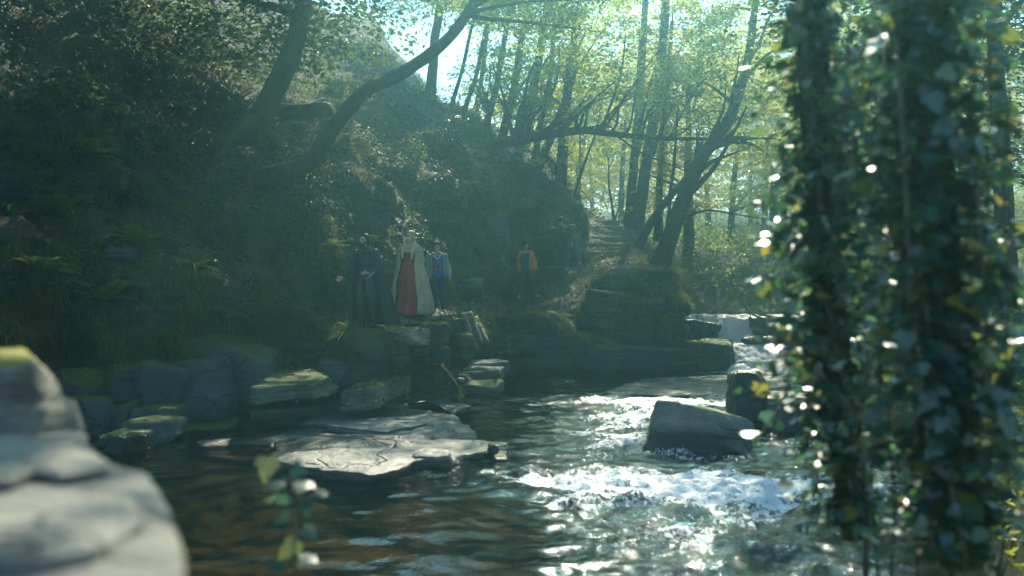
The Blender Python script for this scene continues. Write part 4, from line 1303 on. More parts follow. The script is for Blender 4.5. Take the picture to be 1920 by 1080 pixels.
def build_undergrowth():
    DOWN = np.array([0, 0, -1.0])
    inframe = lambda px, py: sstep(-350, -250, px) * sstep(1400, 1300, px) * sstep(-260, -150, py)
    # clumping
    cl = lambda c, s, sd: sstep(-0.15, 0.25, fbm(c * s, 3, sd))
    # trailing moss on the low bank
    def mk(px, py, c, n):
        m = sstep(650, 600, px) * sstep(445, 465, py) * sstep(720, 650, py) * 1.6
        m += EL(px, py, 640, 285, 60, 45, 1.6) + EL(px, py, 640, 170, 110, 40, 0.8) + EL(px, py, 880, 340, 25, 60, 1.0) + EL(px, py, 945, 490, 22, 70, 1.3)
        m += EL(px, py, 1040, 400, 60, 60, 0.5) + EL(px, py, 220, 370, 60, 60, 0.6) + EL(px, py, 700, 440, 60, 30, 0.8)
        m += EL(px, py, 870, 600, 40, 20, 1.2) + EL(px, py, 760, 250, 160, 60, 0.35) + 0.12
        return m * cl(c, 0.9, 12) * inframe(px, py)
    p, n, r = sample_hill(95000, mk, 1)
    N = len(p)
    d = n * 0.55 + DOWN * 0.6 + r.normal(size=(N, 3)) * 0.35
    tone = np.clip(0.45 + 0.9 * fbm(p * 1.2, 2, 5) + r.uniform(-0.25, 0.25, N), 0, 1)
    V, F, rd = blade_cloud(p - n * 0.01, d, r.uniform(0.08, 0.26, N), r.uniform(0.012, 0.028, N), tone, DOWN[None] * 0.9, 1)
    A = Acc(); A.add(V, F, rd)
    tag(A.obj('moss', MAT['moss_strand'], smooth=False), 'trailing green moss over the bank and rocks', 'moss', kind='stuff')
    # long hanging grass
    def gk(px, py, c, n):
        m = EL(px, py, 645, 300, 45, 45, 2.2) + EL(px, py, 1180, 505, 80, 40, 2.6) + EL(px, py, 1265, 540, 22, 60, 2.0) + EL(px, py, 1110, 540, 14, 30, 1.5)
        m += EL(px, py, 1050, 350, 40, 40, 0.7) + EL(px, py, 560, 170, 160, 40, 0.7) + EL(px, py, 1200, 445, 60, 14, 1.5) + EL(px, py, 330, 520, 250, 80, 0.5) + 0.03
        m += EL(px, py, 440, 560, 60, 30, 0.8)
        return m * cl(c, 1.3, 15) * inframe(px, py)
    p, n, r = sample_hill(15000, gk, 2)
    N = len(p)
    d = n * 0.4 + np.array([0, 0, 0.55]) + r.normal(size=(N, 3)) * 0.35
    V, F, rd = blade_cloud(p, d, r.uniform(0.18, 0.55, N), r.uniform(0.008, 0.016, N), r.uniform(0, 1, N), (n * 0.35 + DOWN * 1.25), 2)
    A = Acc(); A.add(V, F, rd)
    tag(A.obj('hanging_grass', MAT['grass'], smooth=False), 'long yellow-green grass hanging from the ledges', 'grass', kind='stuff')
    # ivy over the slope
    def ik(px, py, c, n):
        m = EL(px, py, 130, 230, 190, 120, 1.3) + EL(px, py, 585, 440, 42, 95, 3.2) + EL(px, py, 610, 520, 22, 60, 3.0) + EL(px, py, 410, 400, 110, 70, 1.3)
        m += EL(px, py, 770, 220, 90, 60, 1.4) + EL(px, py, 900, 330, 100, 60, 1.0) + EL(px, py, 800, 440, 40, 40, 0.8) + EL(px, py, 960, 380, 60, 40, 0.7)
        m += EL(px, py, 250, 330, 120, 60, 0.9) + EL(px, py, 60, 80, 300, 120, 0.9) + 0.10
        return m * (0.15 + cl(c, 0.8, 18)) * inframe(px, py) * sstep(690, 600, py)
    p, n, r = sample_hill(60000, ik, 3)
    N = len(p)
    px, py = to_px(p)
    lift = r.uniform(0.0, 0.22, N) + EL(px, py, 590, 460, 45, 110, 0.6) * r.uniform(0, 1, N) + EL(px, py, 130, 230, 190, 120, 0.6) * r.uniform(0, 1, N)
    nn = n * 0.7 + np.array([0, 0, 0.55]) + r.normal(size=(N, 3)) * 0.5
    V, F, rd = leaf_cloud(p + n * lift[:, None], nn, r.uniform(0.05, 0.125, N), r.uniform(0, 1, N), 0.8, DOWN[None] * np.ones((N, 3)), 3)
    A = Acc(); A.add(V, F, rd)
    tag(A.obj('ground_ivy', MAT['ivy_hill'], smooth=False), 'dark glossy ivy spread over the hillside', 'ivy', kind='stuff')
    # fallen leaves
    def lk(px, py, c, n):
        m = EL(px, py, 460, 285, 110, 60, 1.6) + EL(px, py, 980, 570, 140, 22, 2.0) + EL(px, py, 930, 525, 40, 18, 1.8) + EL(px, py, 1160, 470, 70, 30, 1.5) + EL(px, py, 700, 240, 120, 60, 0.6)
        m += EL(px, py, 800, 590, 120, 14, 0.8) + 0.16
        return m * np.clip(n[..., 2] * 1.4, 0.05, 1) * (0.3 + cl(c, 1.5, 24)) * inframe(px, py)
    p, n, r = sample_hill(46000, lk, 4)
    N = len(p)
    V, F, rd = leaf_cloud(p + n * 0.02, n + r.normal(size=(N, 3)) * 0.45, r.uniform(0.035, 0.085, N), r.uniform(0, 1, N) ** 1.4, 0.7, None, 4)
    A = Acc(); A.add(V, F, rd)
    tag(A.obj('fallen_leaves', MAT['litter'], smooth=False), 'brown fallen leaves lying on slope and path', 'leaf litter', kind='stuff')


build_undergrowth()


def build_ground_cover():
    """low green growth on the far and right banks"""
    r = np.random.RandomState(9)
    n = 60000
    y = r.uniform(36, 95, n) ** 1.0
    x = r.uniform(-0.05, 0.62, n) * y + r.uniform(-2, 2, n)
    n2 = 16000
    y2 = r.uniform(5, 36, n2); x2 = stream_right(y2) + np.abs(r.normal(size=n2)) * 4 + 0.5
    x = np.concatenate([x, x2]); y = np.concatenate([y, y2])
    z = ground_z(x, y)
    clump = fbm(np.stack([x * 0.35, y * 0.35, x * 0], -1), 3, 33)
    near = y < 36
    hgt = np.clip(0.25 + clump * 1.6, 0.1, 2.2) * np.where(near, 0.5, 1.0) * np.where(y > 47, 1.6, 1.0)
    keep = ~((y < 41) & (y > 33) & (x < stream_right(y) + 0.3))
    up = r.uniform(0, 1, len(x)) ** 0.8 * hgt
    p = np.stack([x, y, z + up + 0.03], -1)[keep]
    N = len(p)
    size = np.where(near, 0.10, 0.17)[keep] * r.uniform(0.6, 1.3, N)
    V, F, rd = leaf_cloud(p, np.array([0, 0, 1.0]) + r.normal(size=(N, 3)) * 0.6, size, r.uniform(0, 1, N), 0.6, None, 5)
    A = Acc(); A.add(V, F, rd)
    tag(A.obj('undergrowth', MAT['leaf_tree'], smooth=False), 'low green undergrowth on the far and right banks', 'undergrowth', kind='stuff')


build_ground_cover()


def build_rock_moss():
    """moss strands on the tops and shoulders of the stones, and dead leaves caught on them"""
    r = np.random.RandomState(31)
    C, Nn, W = [], [], []
    for o in SOLIDS:
        mn = o.data.materials[0].name
        k = {'moss_covered_rock': 2.2, 'dark_mossy_rock': 1.2, 'slate_grey_rock': 0.5, 'worn_path_stone': 0.7, 'bare_cliff_rock': 1.0}.get(mn, 0)
        if not k:
            continue
        me = o.data
        n = len(me.polygons)
        c = np.empty(n * 3, np.float32); me.polygons.foreach_get('center', c); c = c.reshape(-1, 3) + np.array(o.location)
        nn = np.empty(n * 3, np.float32); me.polygons.foreach_get('normal', nn); nn = nn.reshape(-1, 3)
        a = np.empty(n, np.float32); me.polygons.foreach_get('area', a)
        cl = sstep(-0.1, 0.3, fbm(c * 1.6, 3, 71))
        C.append(c); Nn.append(nn); W.append(a * k * np.clip(nn[:, 2] + (0.6 if k > 2 else 0.15), 0, 1) * cl * (nn[:, 1] < 0.5))
    C = np.vstack(C); Nn = np.vstack(Nn); W = np.concatenate(W)
    idx = r.choice(len(W), 22000, p=W / W.sum())
    N = len(idx)
    p = C[idx] + r.normal(size=(N, 3)) * 0.05 * (1 - np.abs(Nn[idx]))
    n = Nn[idx]
    V, F, rd = blade_cloud(p, n * 0.6 + np.array([0, 0, -0.15]) + r.normal(size=(N, 3)) * 0.5, r.uniform(0.04, 0.16, N), r.uniform(0.010, 0.024, N), np.clip(0.4 + fbm(p * 1.5, 2, 3) * 0.8 + r.uniform(-0.2, 0.2, N), 0, 1), np.array([[0, 0, -0.9]]), 7)
    A = Acc(); A.add(V, F, rd)
    # grass hanging over the bluff blocks and the path edge
    px, py = to_px(C)
    W2 = W * (EL(px, py, 1190, 555, 90, 40, 1.0) + EL(px, py, 1010, 600, 80, 14, 0.6) + EL(px, py, 1250, 560, 50, 50, 1.0) + EL(px, py, 660, 615, 60, 12, 0.3)) * (Nn[:, 2] > 0.1)
    ig = r.choice(len(W2), 5200, p=W2 / W2.sum())
    n2 = len(ig)
    G = Acc()
    G.add(*blade_cloud(C[ig] + r.normal(size=(n2, 3)) * 0.06 * (1 - np.abs(Nn[ig])), Nn[ig] * 0.4 + np.array([0, -0.35, 0.5]) + r.normal(size=(n2, 3)) * 0.35, r.uniform(0.2, 0.6, n2), r.uniform(0.01, 0.02, n2), r.uniform(0, 1, n2), np.array([[0, -0.5, -1.2]]), 9))
    tag(G.obj('bluff_grass', MAT['grass'], smooth=False), 'grass hanging over the blocks of the bluff', 'grass', kind='stuff')
    tag(A.obj('rock_moss', MAT['moss_strand'], smooth=False), 'moss growing on the stones of the bank and path', 'moss', kind='stuff')


build_rock_moss()


def build_bushes():
    r = np.random.RandomState(14)
    spots = [(60, 250, 1.2, 'u', 'dark bush at the left edge above the drooping fern'), (165, 205, 1.3, 't', 'rounded bush on the left slope above the largest fern'), (262, 168, 1.3, 'u', 'bush near the top of the left slope, left of the fallen branch'),
             (300, 262, 1.0, 't', 'bush between the hollow in the bank and the leaf-strewn slope'), (398, 372, 0.9, 'u', 'ivy bush in the middle of the slope left of the small fern'), (420, 160, 1.1, 't', 'bush under the mossy fallen branch'),
             (640, 178, 1.2, 't', 'bush on the upper slope right of the overhanging slab'), (740, 205, 1.1, 'u', 'ivy bush on the slope left of the dark upright ridge trunk'), (770, 300, 0.9, 't', 'low bush in the middle of the slope above the woman'),
             (850, 262, 1.0, 'u', 'ivy bush on the ridge below the bright gap'), (945, 325, 0.9, 'u', 'ivy bush at the foot of the slanting ridge trunks'), (596, 405, 0.9, 'u', 'upper lobe of glossy ivy beside the cloaked man'),
             (606, 490, 0.75, 'u', 'lower lobe of glossy ivy beside the cloaked man'), (90, 335, 0.9, 'u', 'dark ivy hanging left of the hollow in the bank'), (520, 420, 0.8, 't', 'low bush between the small fern and the glossy ivy'),
             (1010, 380, 0.8, 't', 'low bush on the slope above the orange jacket'), (1285, 560, 0.8, 't', 'grassy bush at the foot of the bluff beside the fall')]
    for px, py, s, v, lab in spots:
        h = ray_px(px, py, BVH_H)
        if not h:
            continue
        e = thing('bush', lab, 'bush', h, 0, 'bushes on the hillside')
        o = add_obj('foliage', CROWNS[v][0], e)
        o.location = (0, -0.12, 0.1)
        o.rotation_euler = (0.2, 0, r.uniform(0, 6.28))
        s *= r.uniform(0.9, 1.1)
        o.scale = (s, s * 0.7, s * 0.9)
        A = Acc()
        for k in range(4):
            t = np.array([r.uniform(-0.5, 0.5), -0.25 + r.uniform(-0.2, 0.1), r.uniform(0.0, 0.5)]) * s
            A.add(*tube(smooth_path([np.zeros(3) + np.array([0, 0.1, -0.1]), t * 0.5 + r.normal(size=3) * 0.05, t], 8), np.linspace(0.018, 0.006, 8), 5))
        A.obj('stem', MAT['bark'], e)


build_bushes()


def build_far_wood():
    """the wood that closes the valley: one mass of sunlit leaves on the far slope"""
    r = np.random.RandomState(21)
    n_cl = 640
    y = r.uniform(76, 128, n_cl); x = r.uniform(-0.025, 0.5, n_cl) * y
    g = ground_z(x, y)
    top = 18.5 + 4.0 * fbm(np.stack([x * 0.12, y * 0.12, 0 * x], -1), 2, 44)
    z = g + r.uniform(0.05, 1.0, n_cl) * top
    A = Acc()
    for k in range(n_cl):
        m = 130
        R_ = r.uniform(1.2, 2.6)
        p = np.array([x[k], y[k], z[k]]) + r.normal(size=(m, 3)) * np.array([R_, R_, R_ * 0.42])
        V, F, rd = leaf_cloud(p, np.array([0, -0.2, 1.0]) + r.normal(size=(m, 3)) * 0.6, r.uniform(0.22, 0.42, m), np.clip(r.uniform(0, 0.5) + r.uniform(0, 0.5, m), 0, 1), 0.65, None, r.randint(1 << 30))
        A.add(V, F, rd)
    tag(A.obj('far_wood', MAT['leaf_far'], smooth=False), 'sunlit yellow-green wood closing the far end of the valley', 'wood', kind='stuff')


build_far_wood()
# ------------------------------------------------------------------ people
def all_bvh():
    vs, fs, n = [], [], 0
    for o in [hill] + SOLIDS:
        me = o.data
        co = np.empty(len(me.vertices) * 3, np.float32)
        me.vertices.foreach_get('co', co)
        co = co.reshape(-1, 3) + np.array(o.location)
        vs += [tuple(map(float, c)) for c in co]
        fs += [tuple(v + n for v in p.vertices) for p in me.polygons]
        n += len(me.vertices)
    return BVHTree.FromPolygons(vs, fs)


BVH_ALL = all_bvh()


def capsule(chain, seg=12):
    c = np.array(chain, float)
    pts, rad = c[:, :3], c[:, 3]
    if len(pts) > 2:
        q = smooth_path(c, max(8, 5 * len(pts)))
        pts, rad = q[:, :3], np.maximum(q[:, 3], 0.003)
    a = unit(pts[0] - pts[1]); b = unit(pts[-1] - pts[-2])
    pre = [(pts[0] + a * rad[0] * math.sin(t), rad[0] * math.cos(t)) for t in (1.35, 0.9, 0.45)]
    post = [(pts[-1] + b * rad[-1] * math.sin(t), rad[-1] * math.cos(t)) for t in (0.45, 0.9, 1.35)]
    pts = np.vstack([[p for p, _ in pre], pts, [p for p, _ in post]])
    rad = np.concatenate([[r_ for _, r_ in pre], rad, [r_ for _, r_ in post]])
    V, fl = tube(pts, rad, seg, cap=True)
    n = len(pts)
    V = np.vstack([V, pts[0] + a * rad[0] * 0.1])
    i = np.arange(seg)
    fl.append(np.stack([((i + 1) % seg) * n, i * n, np.full(seg, len(V) - 1)], -1))
    return V, fl


def ellip(c, rad, rot=(0, 0, 0)):
    V, F = _CS.setdefault(8, cube_sphere(8))
    d = unit(V) * np.array(rad)
    M = np.array(Euler([R(a) for a in rot]).to_matrix())
    return d @ M.T + np.array(c), F


def blob(name, prims, mat, parent, voxel=0.011, smooth=4, fold=0.0, seed=0):
    """merge overlapping limbs into one continuous skin (or garment)"""
    A = Acc()
    for p in prims:
        V, F = capsule(p[1]) if p[0] == 'c' else ellip(*p[1:])
        A.add(V, F)
    me = A.obj(name, mat, link=False)
    o = bpy.data.objects.new(name, me)
    COL.objects.link(o)
    md = o.modifiers.new('r', 'REMESH'); md.mode = 'VOXEL'; md.voxel_size = voxel
    sm = o.modifiers.new('s', 'SMOOTH'); sm.factor = 0.5; sm.iterations = smooth
    dg = bpy.context.evaluated_depsgraph_get()
    new = bpy.data.meshes.new_from_object(o.evaluated_get(dg))
    o.modifiers.clear()
    o.data = new
    if fold:
        n = len(new.vertices)
        co = np.empty(n * 3, np.float32); new.vertices.foreach_get('co', co); co = co.reshape(-1, 3)
        nr = np.empty(n * 3, np.float32); new.vertices.foreach_get('normal', nr); nr = nr.reshape(-1, 3)
        co = co + nr * (fbm(co * np.array([9, 9, 5.0]) + seed, 3, seed) * fold)[:, None]
        new.vertices.foreach_set('co', co.ravel().astype(np.float32))
    new.polygons.foreach_set('use_smooth', np.ones(len(new.polygons), bool))
    if not new.materials:
        new.materials.append(mat)
    bpy.data.meshes.remove(me)
    o.parent = parent
    return o


def cloth(name, rings, mat, parent, seed=0, nu=72, nv=40, thick=0.014, folds=11):
    """hanging cloth open at the front: rings of (z, rx, ry, cx, cy, gap_from_deg, gap_to_deg, fold) top to bottom; 0 deg is the front (-Y), + turns to image right"""
    rg = np.array(rings, float)
    t = np.linspace(0, 1, len(rg)); v = np.linspace(0, 1, nv)
    g = np.stack([np.interp(v, t, rg[:, k]) for k in range(rg.shape[1])], -1)
    u = np.linspace(0, 1, nu)
    def surf(off):
        a0 = np.radians(g[:, 6]); a1 = np.radians(g[:, 5] + 360)
        th = a0[None] + (a1 - a0)[None] * u[:, None]
        ph = seed * 1.7
        f = 1 + g[None, :, 7] * (np.sin(th * folds + ph + 0.8 * np.sin(v * 5)[None]) * 0.6 + 0.5 * fbm(np.stack([th * 2.5, v[None] * 2.0 + 0 * th, 0 * th + seed], -1), 3, seed))
        X = g[None, :, 3] + (g[None, :, 1] - off) * f * np.sin(th)
        Y = g[None, :, 4] - (g[None, :, 2] - off) * f * np.cos(th)
        Z = g[None, :, 0] + 0 * th + 0.02 * fbm(np.stack([th * 2, v[None] * 2 + 0 * th, 0 * th + 9 + seed], -1), 2, seed) * v[None]
        return np.stack([X, Y, Z], -1)
    A_, B_ = surf(0).reshape(-1, 3), surf(thick).reshape(-1, 3)
    n = nu * nv
    F = grid_faces(nu, nv)
    i = np.arange(nv - 1); j = np.arange(nu - 1)
    st = [np.stack([i, i + 1, i + 1 + n, i + n], -1), np.stack([(nu - 1) * nv + i, (nu - 1) * nv + i + n, (nu - 1) * nv + i + 1 + n, (nu - 1) * nv + i + 1], -1),
          np.stack([j * nv, j * nv + n, (j + 1) * nv + n, (j + 1) * nv], -1), np.stack([j * nv + nv - 1, (j + 1) * nv + nv - 1, (j + 1) * nv + nv - 1 + n, j * nv + nv - 1 + n], -1)]
    return mesh_np(name, np.vstack([A_, B_]), np.vstack([F, F[:, ::-1] + n] + st), mat, parent)


def hand(w, dirv, palm_n, curl=0.6, side=1):
    """palm and five bent fingers from wrist w along dirv; side = +1 thumb towards cross product"""
    w = np.array(w, float); d = unit(np.array(dirv, float)); n = np.array(palm_n, float)
    n = unit(n - d * np.dot(n, d)); s = np.cross(d, n) * side
    pr = [('c', [(*(w - d * 0.02), 0.026), (*(w + d * 0.03), 0.027), (*(w + d * 0.075), 0.026)]),
          ('c', [(*(w + d * 0.04 + s * 0.018), 0.016), (*(w + d * 0.08 + s * 0.02), 0.014)]), ('c', [(*(w + d * 0.04 - s * 0.022), 0.016), (*(w + d * 0.078 - s * 0.026), 0.013)])]
    for k, (o, L) in enumerate(((0.032, 0.070), (0.011, 0.080), (-0.011, 0.074), (-0.032, 0.056))):
        b = w + d * 0.08 + s * o
        m = b + unit(d + n * curl * 0.5) * L * 0.45
        e = m + unit(d * (1 - curl * 0.7) + n * curl) * L * 0.5
        pr.append(('c', [(*b, 0.010), (*m, 0.0095), (*e, 0.008)]))
    b = w + d * 0.03 + s * 0.03
    m = b + unit(d * 0.6 + s * 0.8 + n * 0.2) * 0.035
    e = m + unit(d * 0.9 + s * 0.2 + n * 0.5) * 0.034
    pr.append(('c', [(*b, 0.013), (*m, 0.0115), (*e, 0.009)]))
    return pr


def head(c, yaw=0.0, pitch=0.0, tilt=0.0, s=1.0):
    """head prims about centre c facing -Y, turned by yaw (deg, + to image right)"""
    E = Euler((R(pitch), R(tilt), R(yaw))).to_matrix()
    c = Vector(c)
    T = lambda v: tuple(c + E @ (Vector(v) * s))
    rt = (pitch, tilt, yaw)
    pr = [('e', T((0, 0.012, 0.025)), (0.076 * s, 0.094 * s, 0.095 * s), rt), ('e', T((0, -0.022, -0.045)), (0.058 * s, 0.066 * s, 0.075 * s), rt),
          ('e', T((0, -0.055, -0.10)), (0.028 * s, 0.026 * s, 0.022 * s), rt),
          ('c', [(*T((0, -0.082, 0.015)), 0.010 * s), (*T((0, -0.100, -0.015)), 0.013 * s), (*T((0, -0.108, -0.033)), 0.014 * s)]),
          ('c', [(*T((-0.045, -0.078, 0.030)), 0.012 * s), (*T((0, -0.088, 0.030)), 0.012 * s), (*T((0.045, -0.078, 0.030)), 0.012 * s)]),
          ('c', [(*T((-0.024, -0.083, -0.066)), 0.008 * s), (*T((0, -0.091, -0.065)), 0.010 * s), (*T((0.024, -0.083, -0.066)), 0.008 * s)]),
          ('e', T((-0.078, 0.012, 0.0)), (0.011 * s, 0.020 * s, 0.032 * s), rt), ('e', T((0.078, 0.012, 0.0)), (0.011 * s, 0.020 * s, 0.032 * s), rt)]
    return pr, T, rt


def eyes(T, rt, s, parent):
    for sx in (-1, 1):
        V, F = ellip(T((sx * 0.032, -0.080, 0.008)), (0.013 * s, 0.009 * s, 0.008 * s), rt)
        mesh_np('eye', V, F, MAT['eye'], parent)


def body_prims(J):
    """continuous human body from joint positions"""
    j = {k: np.array(v, float) for k, v in J.items()}
    pel, ch, nk = j['pelvis'], j['chest'], j['neck']
    pr = [('e', tuple(pel), (0.16, 0.115, 0.13)), ('c', [(*pel, 0.12), (*(pel * 0.5 + ch * 0.5), 0.115), (*ch, 0.135)]), ('e', tuple(ch), (0.165, 0.115, 0.18)),
          ('c', [(*j['sh_l'], 0.055), (*(ch * 0.35 + nk * 0.65), 0.075), (*j['sh_r'], 0.055)]), ('c', [(*(nk - np.array([0, 0, 0.04])), 0.062), (*nk, 0.055), (*j['head'], 0.05)])]
    for s in 'lr':
        pr.append(('c', [(*j['sh_' + s], 0.056), (*j['el_' + s], 0.042), (*j['wr_' + s], 0.029)]))
        pr.append(('c', [(*j['hip_' + s], 0.088), (*(j['hip_' + s] * 0.5 + j['kn_' + s] * 0.5), 0.078), (*j['kn_' + s], 0.055), (*(j['kn_' + s] * 0.65 + j['an_' + s] * 0.35), 0.056), (*j['an_' + s], 0.038)]))
        f = j['an_' + s]
        pr.append(('c', [(*(f + np.array([0, 0.03, -0.04])), 0.04), (*(f + j['toe_' + s]), 0.032)]))
    return pr


STAND = dict(pelvis=(0, 0.02, 0.95), chest=(0, 0.02, 1.28), neck=(0, 0.03, 1.50), head=(0, 0.0, 1.66), sh_l=(-0.19, 0.03, 1.43), sh_r=(0.19, 0.03, 1.43),
             el_l=(-0.25, 0.05, 1.14), wr_l=(-0.27, -0.02, 0.89), el_r=(0.25, 0.05, 1.14), wr_r=(0.27, -0.02, 0.89),
             hip_l=(-0.09, 0.02, 0.92), kn_l=(-0.11, -0.03, 0.50), an_l=(-0.12, 0.05, 0.09), toe_l=(-0.02, -0.15, -0.055),
             hip_r=(0.09, 0.02, 0.92), kn_r=(0.11, 0.0, 0.50), an_r=(0.11, 0.03, 0.09), toe_r=(0.02, -0.15, -0.055))

MAT['skin'] = m_plain('skin', (0.42, 0.25, 0.18), 0.12, 0.55, 25, 0.1)
MAT['skin_fair'] = m_plain('fair_skin', (0.55, 0.37, 0.29), 0.1, 0.55, 25, 0.1)
MAT['eye'] = m_plain('eye_dark', (0.02, 0.018, 0.015), 0.1, 0.2)
MAT['hair_black'] = m_plain('black_hair', (0.012, 0.011, 0.010), 0.4, 0.45, 80, 0.6)
MAT['hair_brown'] = m_plain('brown_hair', (0.03, 0.02, 0.014), 0.4, 0.45, 80, 0.6)
MAT['hair_blond'] = m_plain('blond_hair', (0.55, 0.40, 0.18), 0.35, 0.45, 70, 0.6)
MAT['cloak_dark'] = m_plain('dark_wool', (0.030, 0.036, 0.036), 0.35, 0.9, 40, 0.5, weave=True)
MAT['cloak_edge'] = m_plain('grey_green_wool', (0.075, 0.08, 0.065), 0.3, 0.9, 40, 0.5, weave=True)
MAT['leather'] = m_plain('dark_leather', (0.022, 0.026, 0.030), 0.4, 0.45, 30, 0.4)
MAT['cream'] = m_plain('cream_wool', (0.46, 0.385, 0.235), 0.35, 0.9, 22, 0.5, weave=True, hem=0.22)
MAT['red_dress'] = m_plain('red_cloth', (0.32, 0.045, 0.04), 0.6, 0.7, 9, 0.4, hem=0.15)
MAT['hoodie'] = m_plain('pale_blue_hoodie', (0.17, 0.235, 0.245), 0.2, 0.9, 40, 0.4)
MAT['jersey'] = m_plain('blue_jersey', (0.015, 0.085, 0.27), 0.2, 0.6, 40, 0.2)
MAT['white_trim'] = m_plain('white_trim', (0.7, 0.72, 0.7), 0.1, 0.7)
MAT['red_print'] = m_plain('red_print', (0.50, 0.05, 0.06), 0.1, 0.6)
MAT['trousers'] = m_plain('dark_trousers', (0.030, 0.035, 0.038), 0.3, 0.85, 40, 0.4)
MAT['jeans'] = m_plain('blue_jeans', (0.055, 0.085, 0.11), 0.3, 0.85, 40, 0.4)
MAT['orange'] = m_plain('orange_jacket', (0.52, 0.20, 0.03), 0.25, 0.6, 18, 0.4)
MAT['teal_shirt'] = m_plain('teal_shirt', (0.012, 0.09, 0.10), 0.2, 0.8, 40, 0.3)
MAT['grey_cloth'] = m_plain('grey_cloth', (0.11, 0.12, 0.12), 0.3, 0.85, 40, 0.4)
MAT['shoe'] = m_plain('pale_shoe', (0.38, 0.37, 0.34), 0.3, 0.6)
MAT['shoe_dark'] = m_plain('dark_boot', (0.025, 0.024, 0.022), 0.3, 0.5)
MAT['steel'] = m_plain('steel', (0.4, 0.4, 0.38), 0.1, 0.35)


def stand_at(label, px, py, hpx, rot=0.0, tall=1.78, lean=(0.03, 0.0)):
    h = ray_px(px, py, BVH_ALL)
    if h is None:
        h = P(px, py, 25)
    d = h.y
    e = thing('person', label, 'person', h, rot)
    s = hpx / FPX * d / tall
    e.scale = (s, s, s)
    e.rotation_euler = (lean[0], lean[1], rot)
    return e


def feet(J, mat, parent, nm='boot', h=0.0, big=0.0):
    for s in 'lr':
        f = np.array(J['an_' + s]); t = np.array(J['toe_' + s])
        pr = [('c', [(*(f + np.array([0, 0.035, -0.045])), 0.045 + big), (*(f + t), 0.038 + big), ]), ('c', [(*(f + np.array([0, 0.01, h])), 0.05 + big), (*f, 0.046 + big), (*(f + t * 0.35 + np.array([0, 0, -0.01])), 0.042 + big)])]
        blob(nm, pr, mat, parent, 0.012, 3)


def legs(J, mat, parent, extra=0.014, nm='trousers', low=0.05):
    pr = [('e', tuple(np.array(J['pelvis'])), (0.165 + extra, 0.12 + extra, 0.13))]
    for s in 'lr':
        h, k, a = (np.array(J[q + s]) for q in ('hip_', 'kn_', 'an_'))
        pr.append(('c', [(*h, 0.096 + extra), (*(h * 0.5 + k * 0.5), 0.082 + extra), (*k, 0.062 + extra), (*(k * 0.6 + a * 0.4), 0.06 + extra), (*(a + np.array([0, 0, low * 0.2])), 0.05 + extra)]))
    return blob(nm, pr, mat, parent, 0.014, 3, 0.02, 3)


def upper(J, mat, parent, nm='shirt', extra=0.012, sleeves=True, cuff=0.04, bottom=0.0, sleeve_only=False, puff=0.0):
    pel, ch, nk = (np.array(J[q]) for q in ('pelvis', 'chest', 'neck'))
    pr = []
    if not sleeve_only:
        pr = [('e', tuple(ch), (0.172 + extra, 0.122 + extra, 0.19)), ('c', [(*(pel + np.array([0, 0, bottom])), 0.128 + extra), (*(pel * 0.5 + ch * 0.5), 0.122 + extra), (*ch, 0.14 + extra)]),
              ('e', tuple(pel + np.array([0, 0, bottom + 0.02])), (0.165 + extra, 0.12 + extra, 0.10))]
    pr.append(('c', [(*J['sh_l'], 0.06 + extra), (*(ch * 0.35 + nk * 0.65 - np.array([0, -0.02, 0.02])), 0.075 + extra * 0.5), (*J['sh_r'], 0.06 + extra)]))
    if sleeves:
        for s in 'lr':
            a, b, c = (np.array(J[q + s]) for q in ('sh_', 'el_', 'wr_'))
            pr.append(('c', [(*a, 0.062 + extra), (*b, 0.05 + extra), (*(c * 0.85 + b * 0.15), cuff + extra)]))
            if puff:
                for f in np.linspace(0.1, 0.95, 6):
                    q = a * (1 - f) + b * f; pr.append(('e', tuple(q), (0.07 + puff, 0.07 + puff, 0.035)))
                    q = b * (1 - f) + c * f; pr.append(('e', tuple(q), (0.06 + puff, 0.06 + puff, 0.035)))
    return blob(nm, pr, mat, parent, 0.014, 3, 0.02, 5)


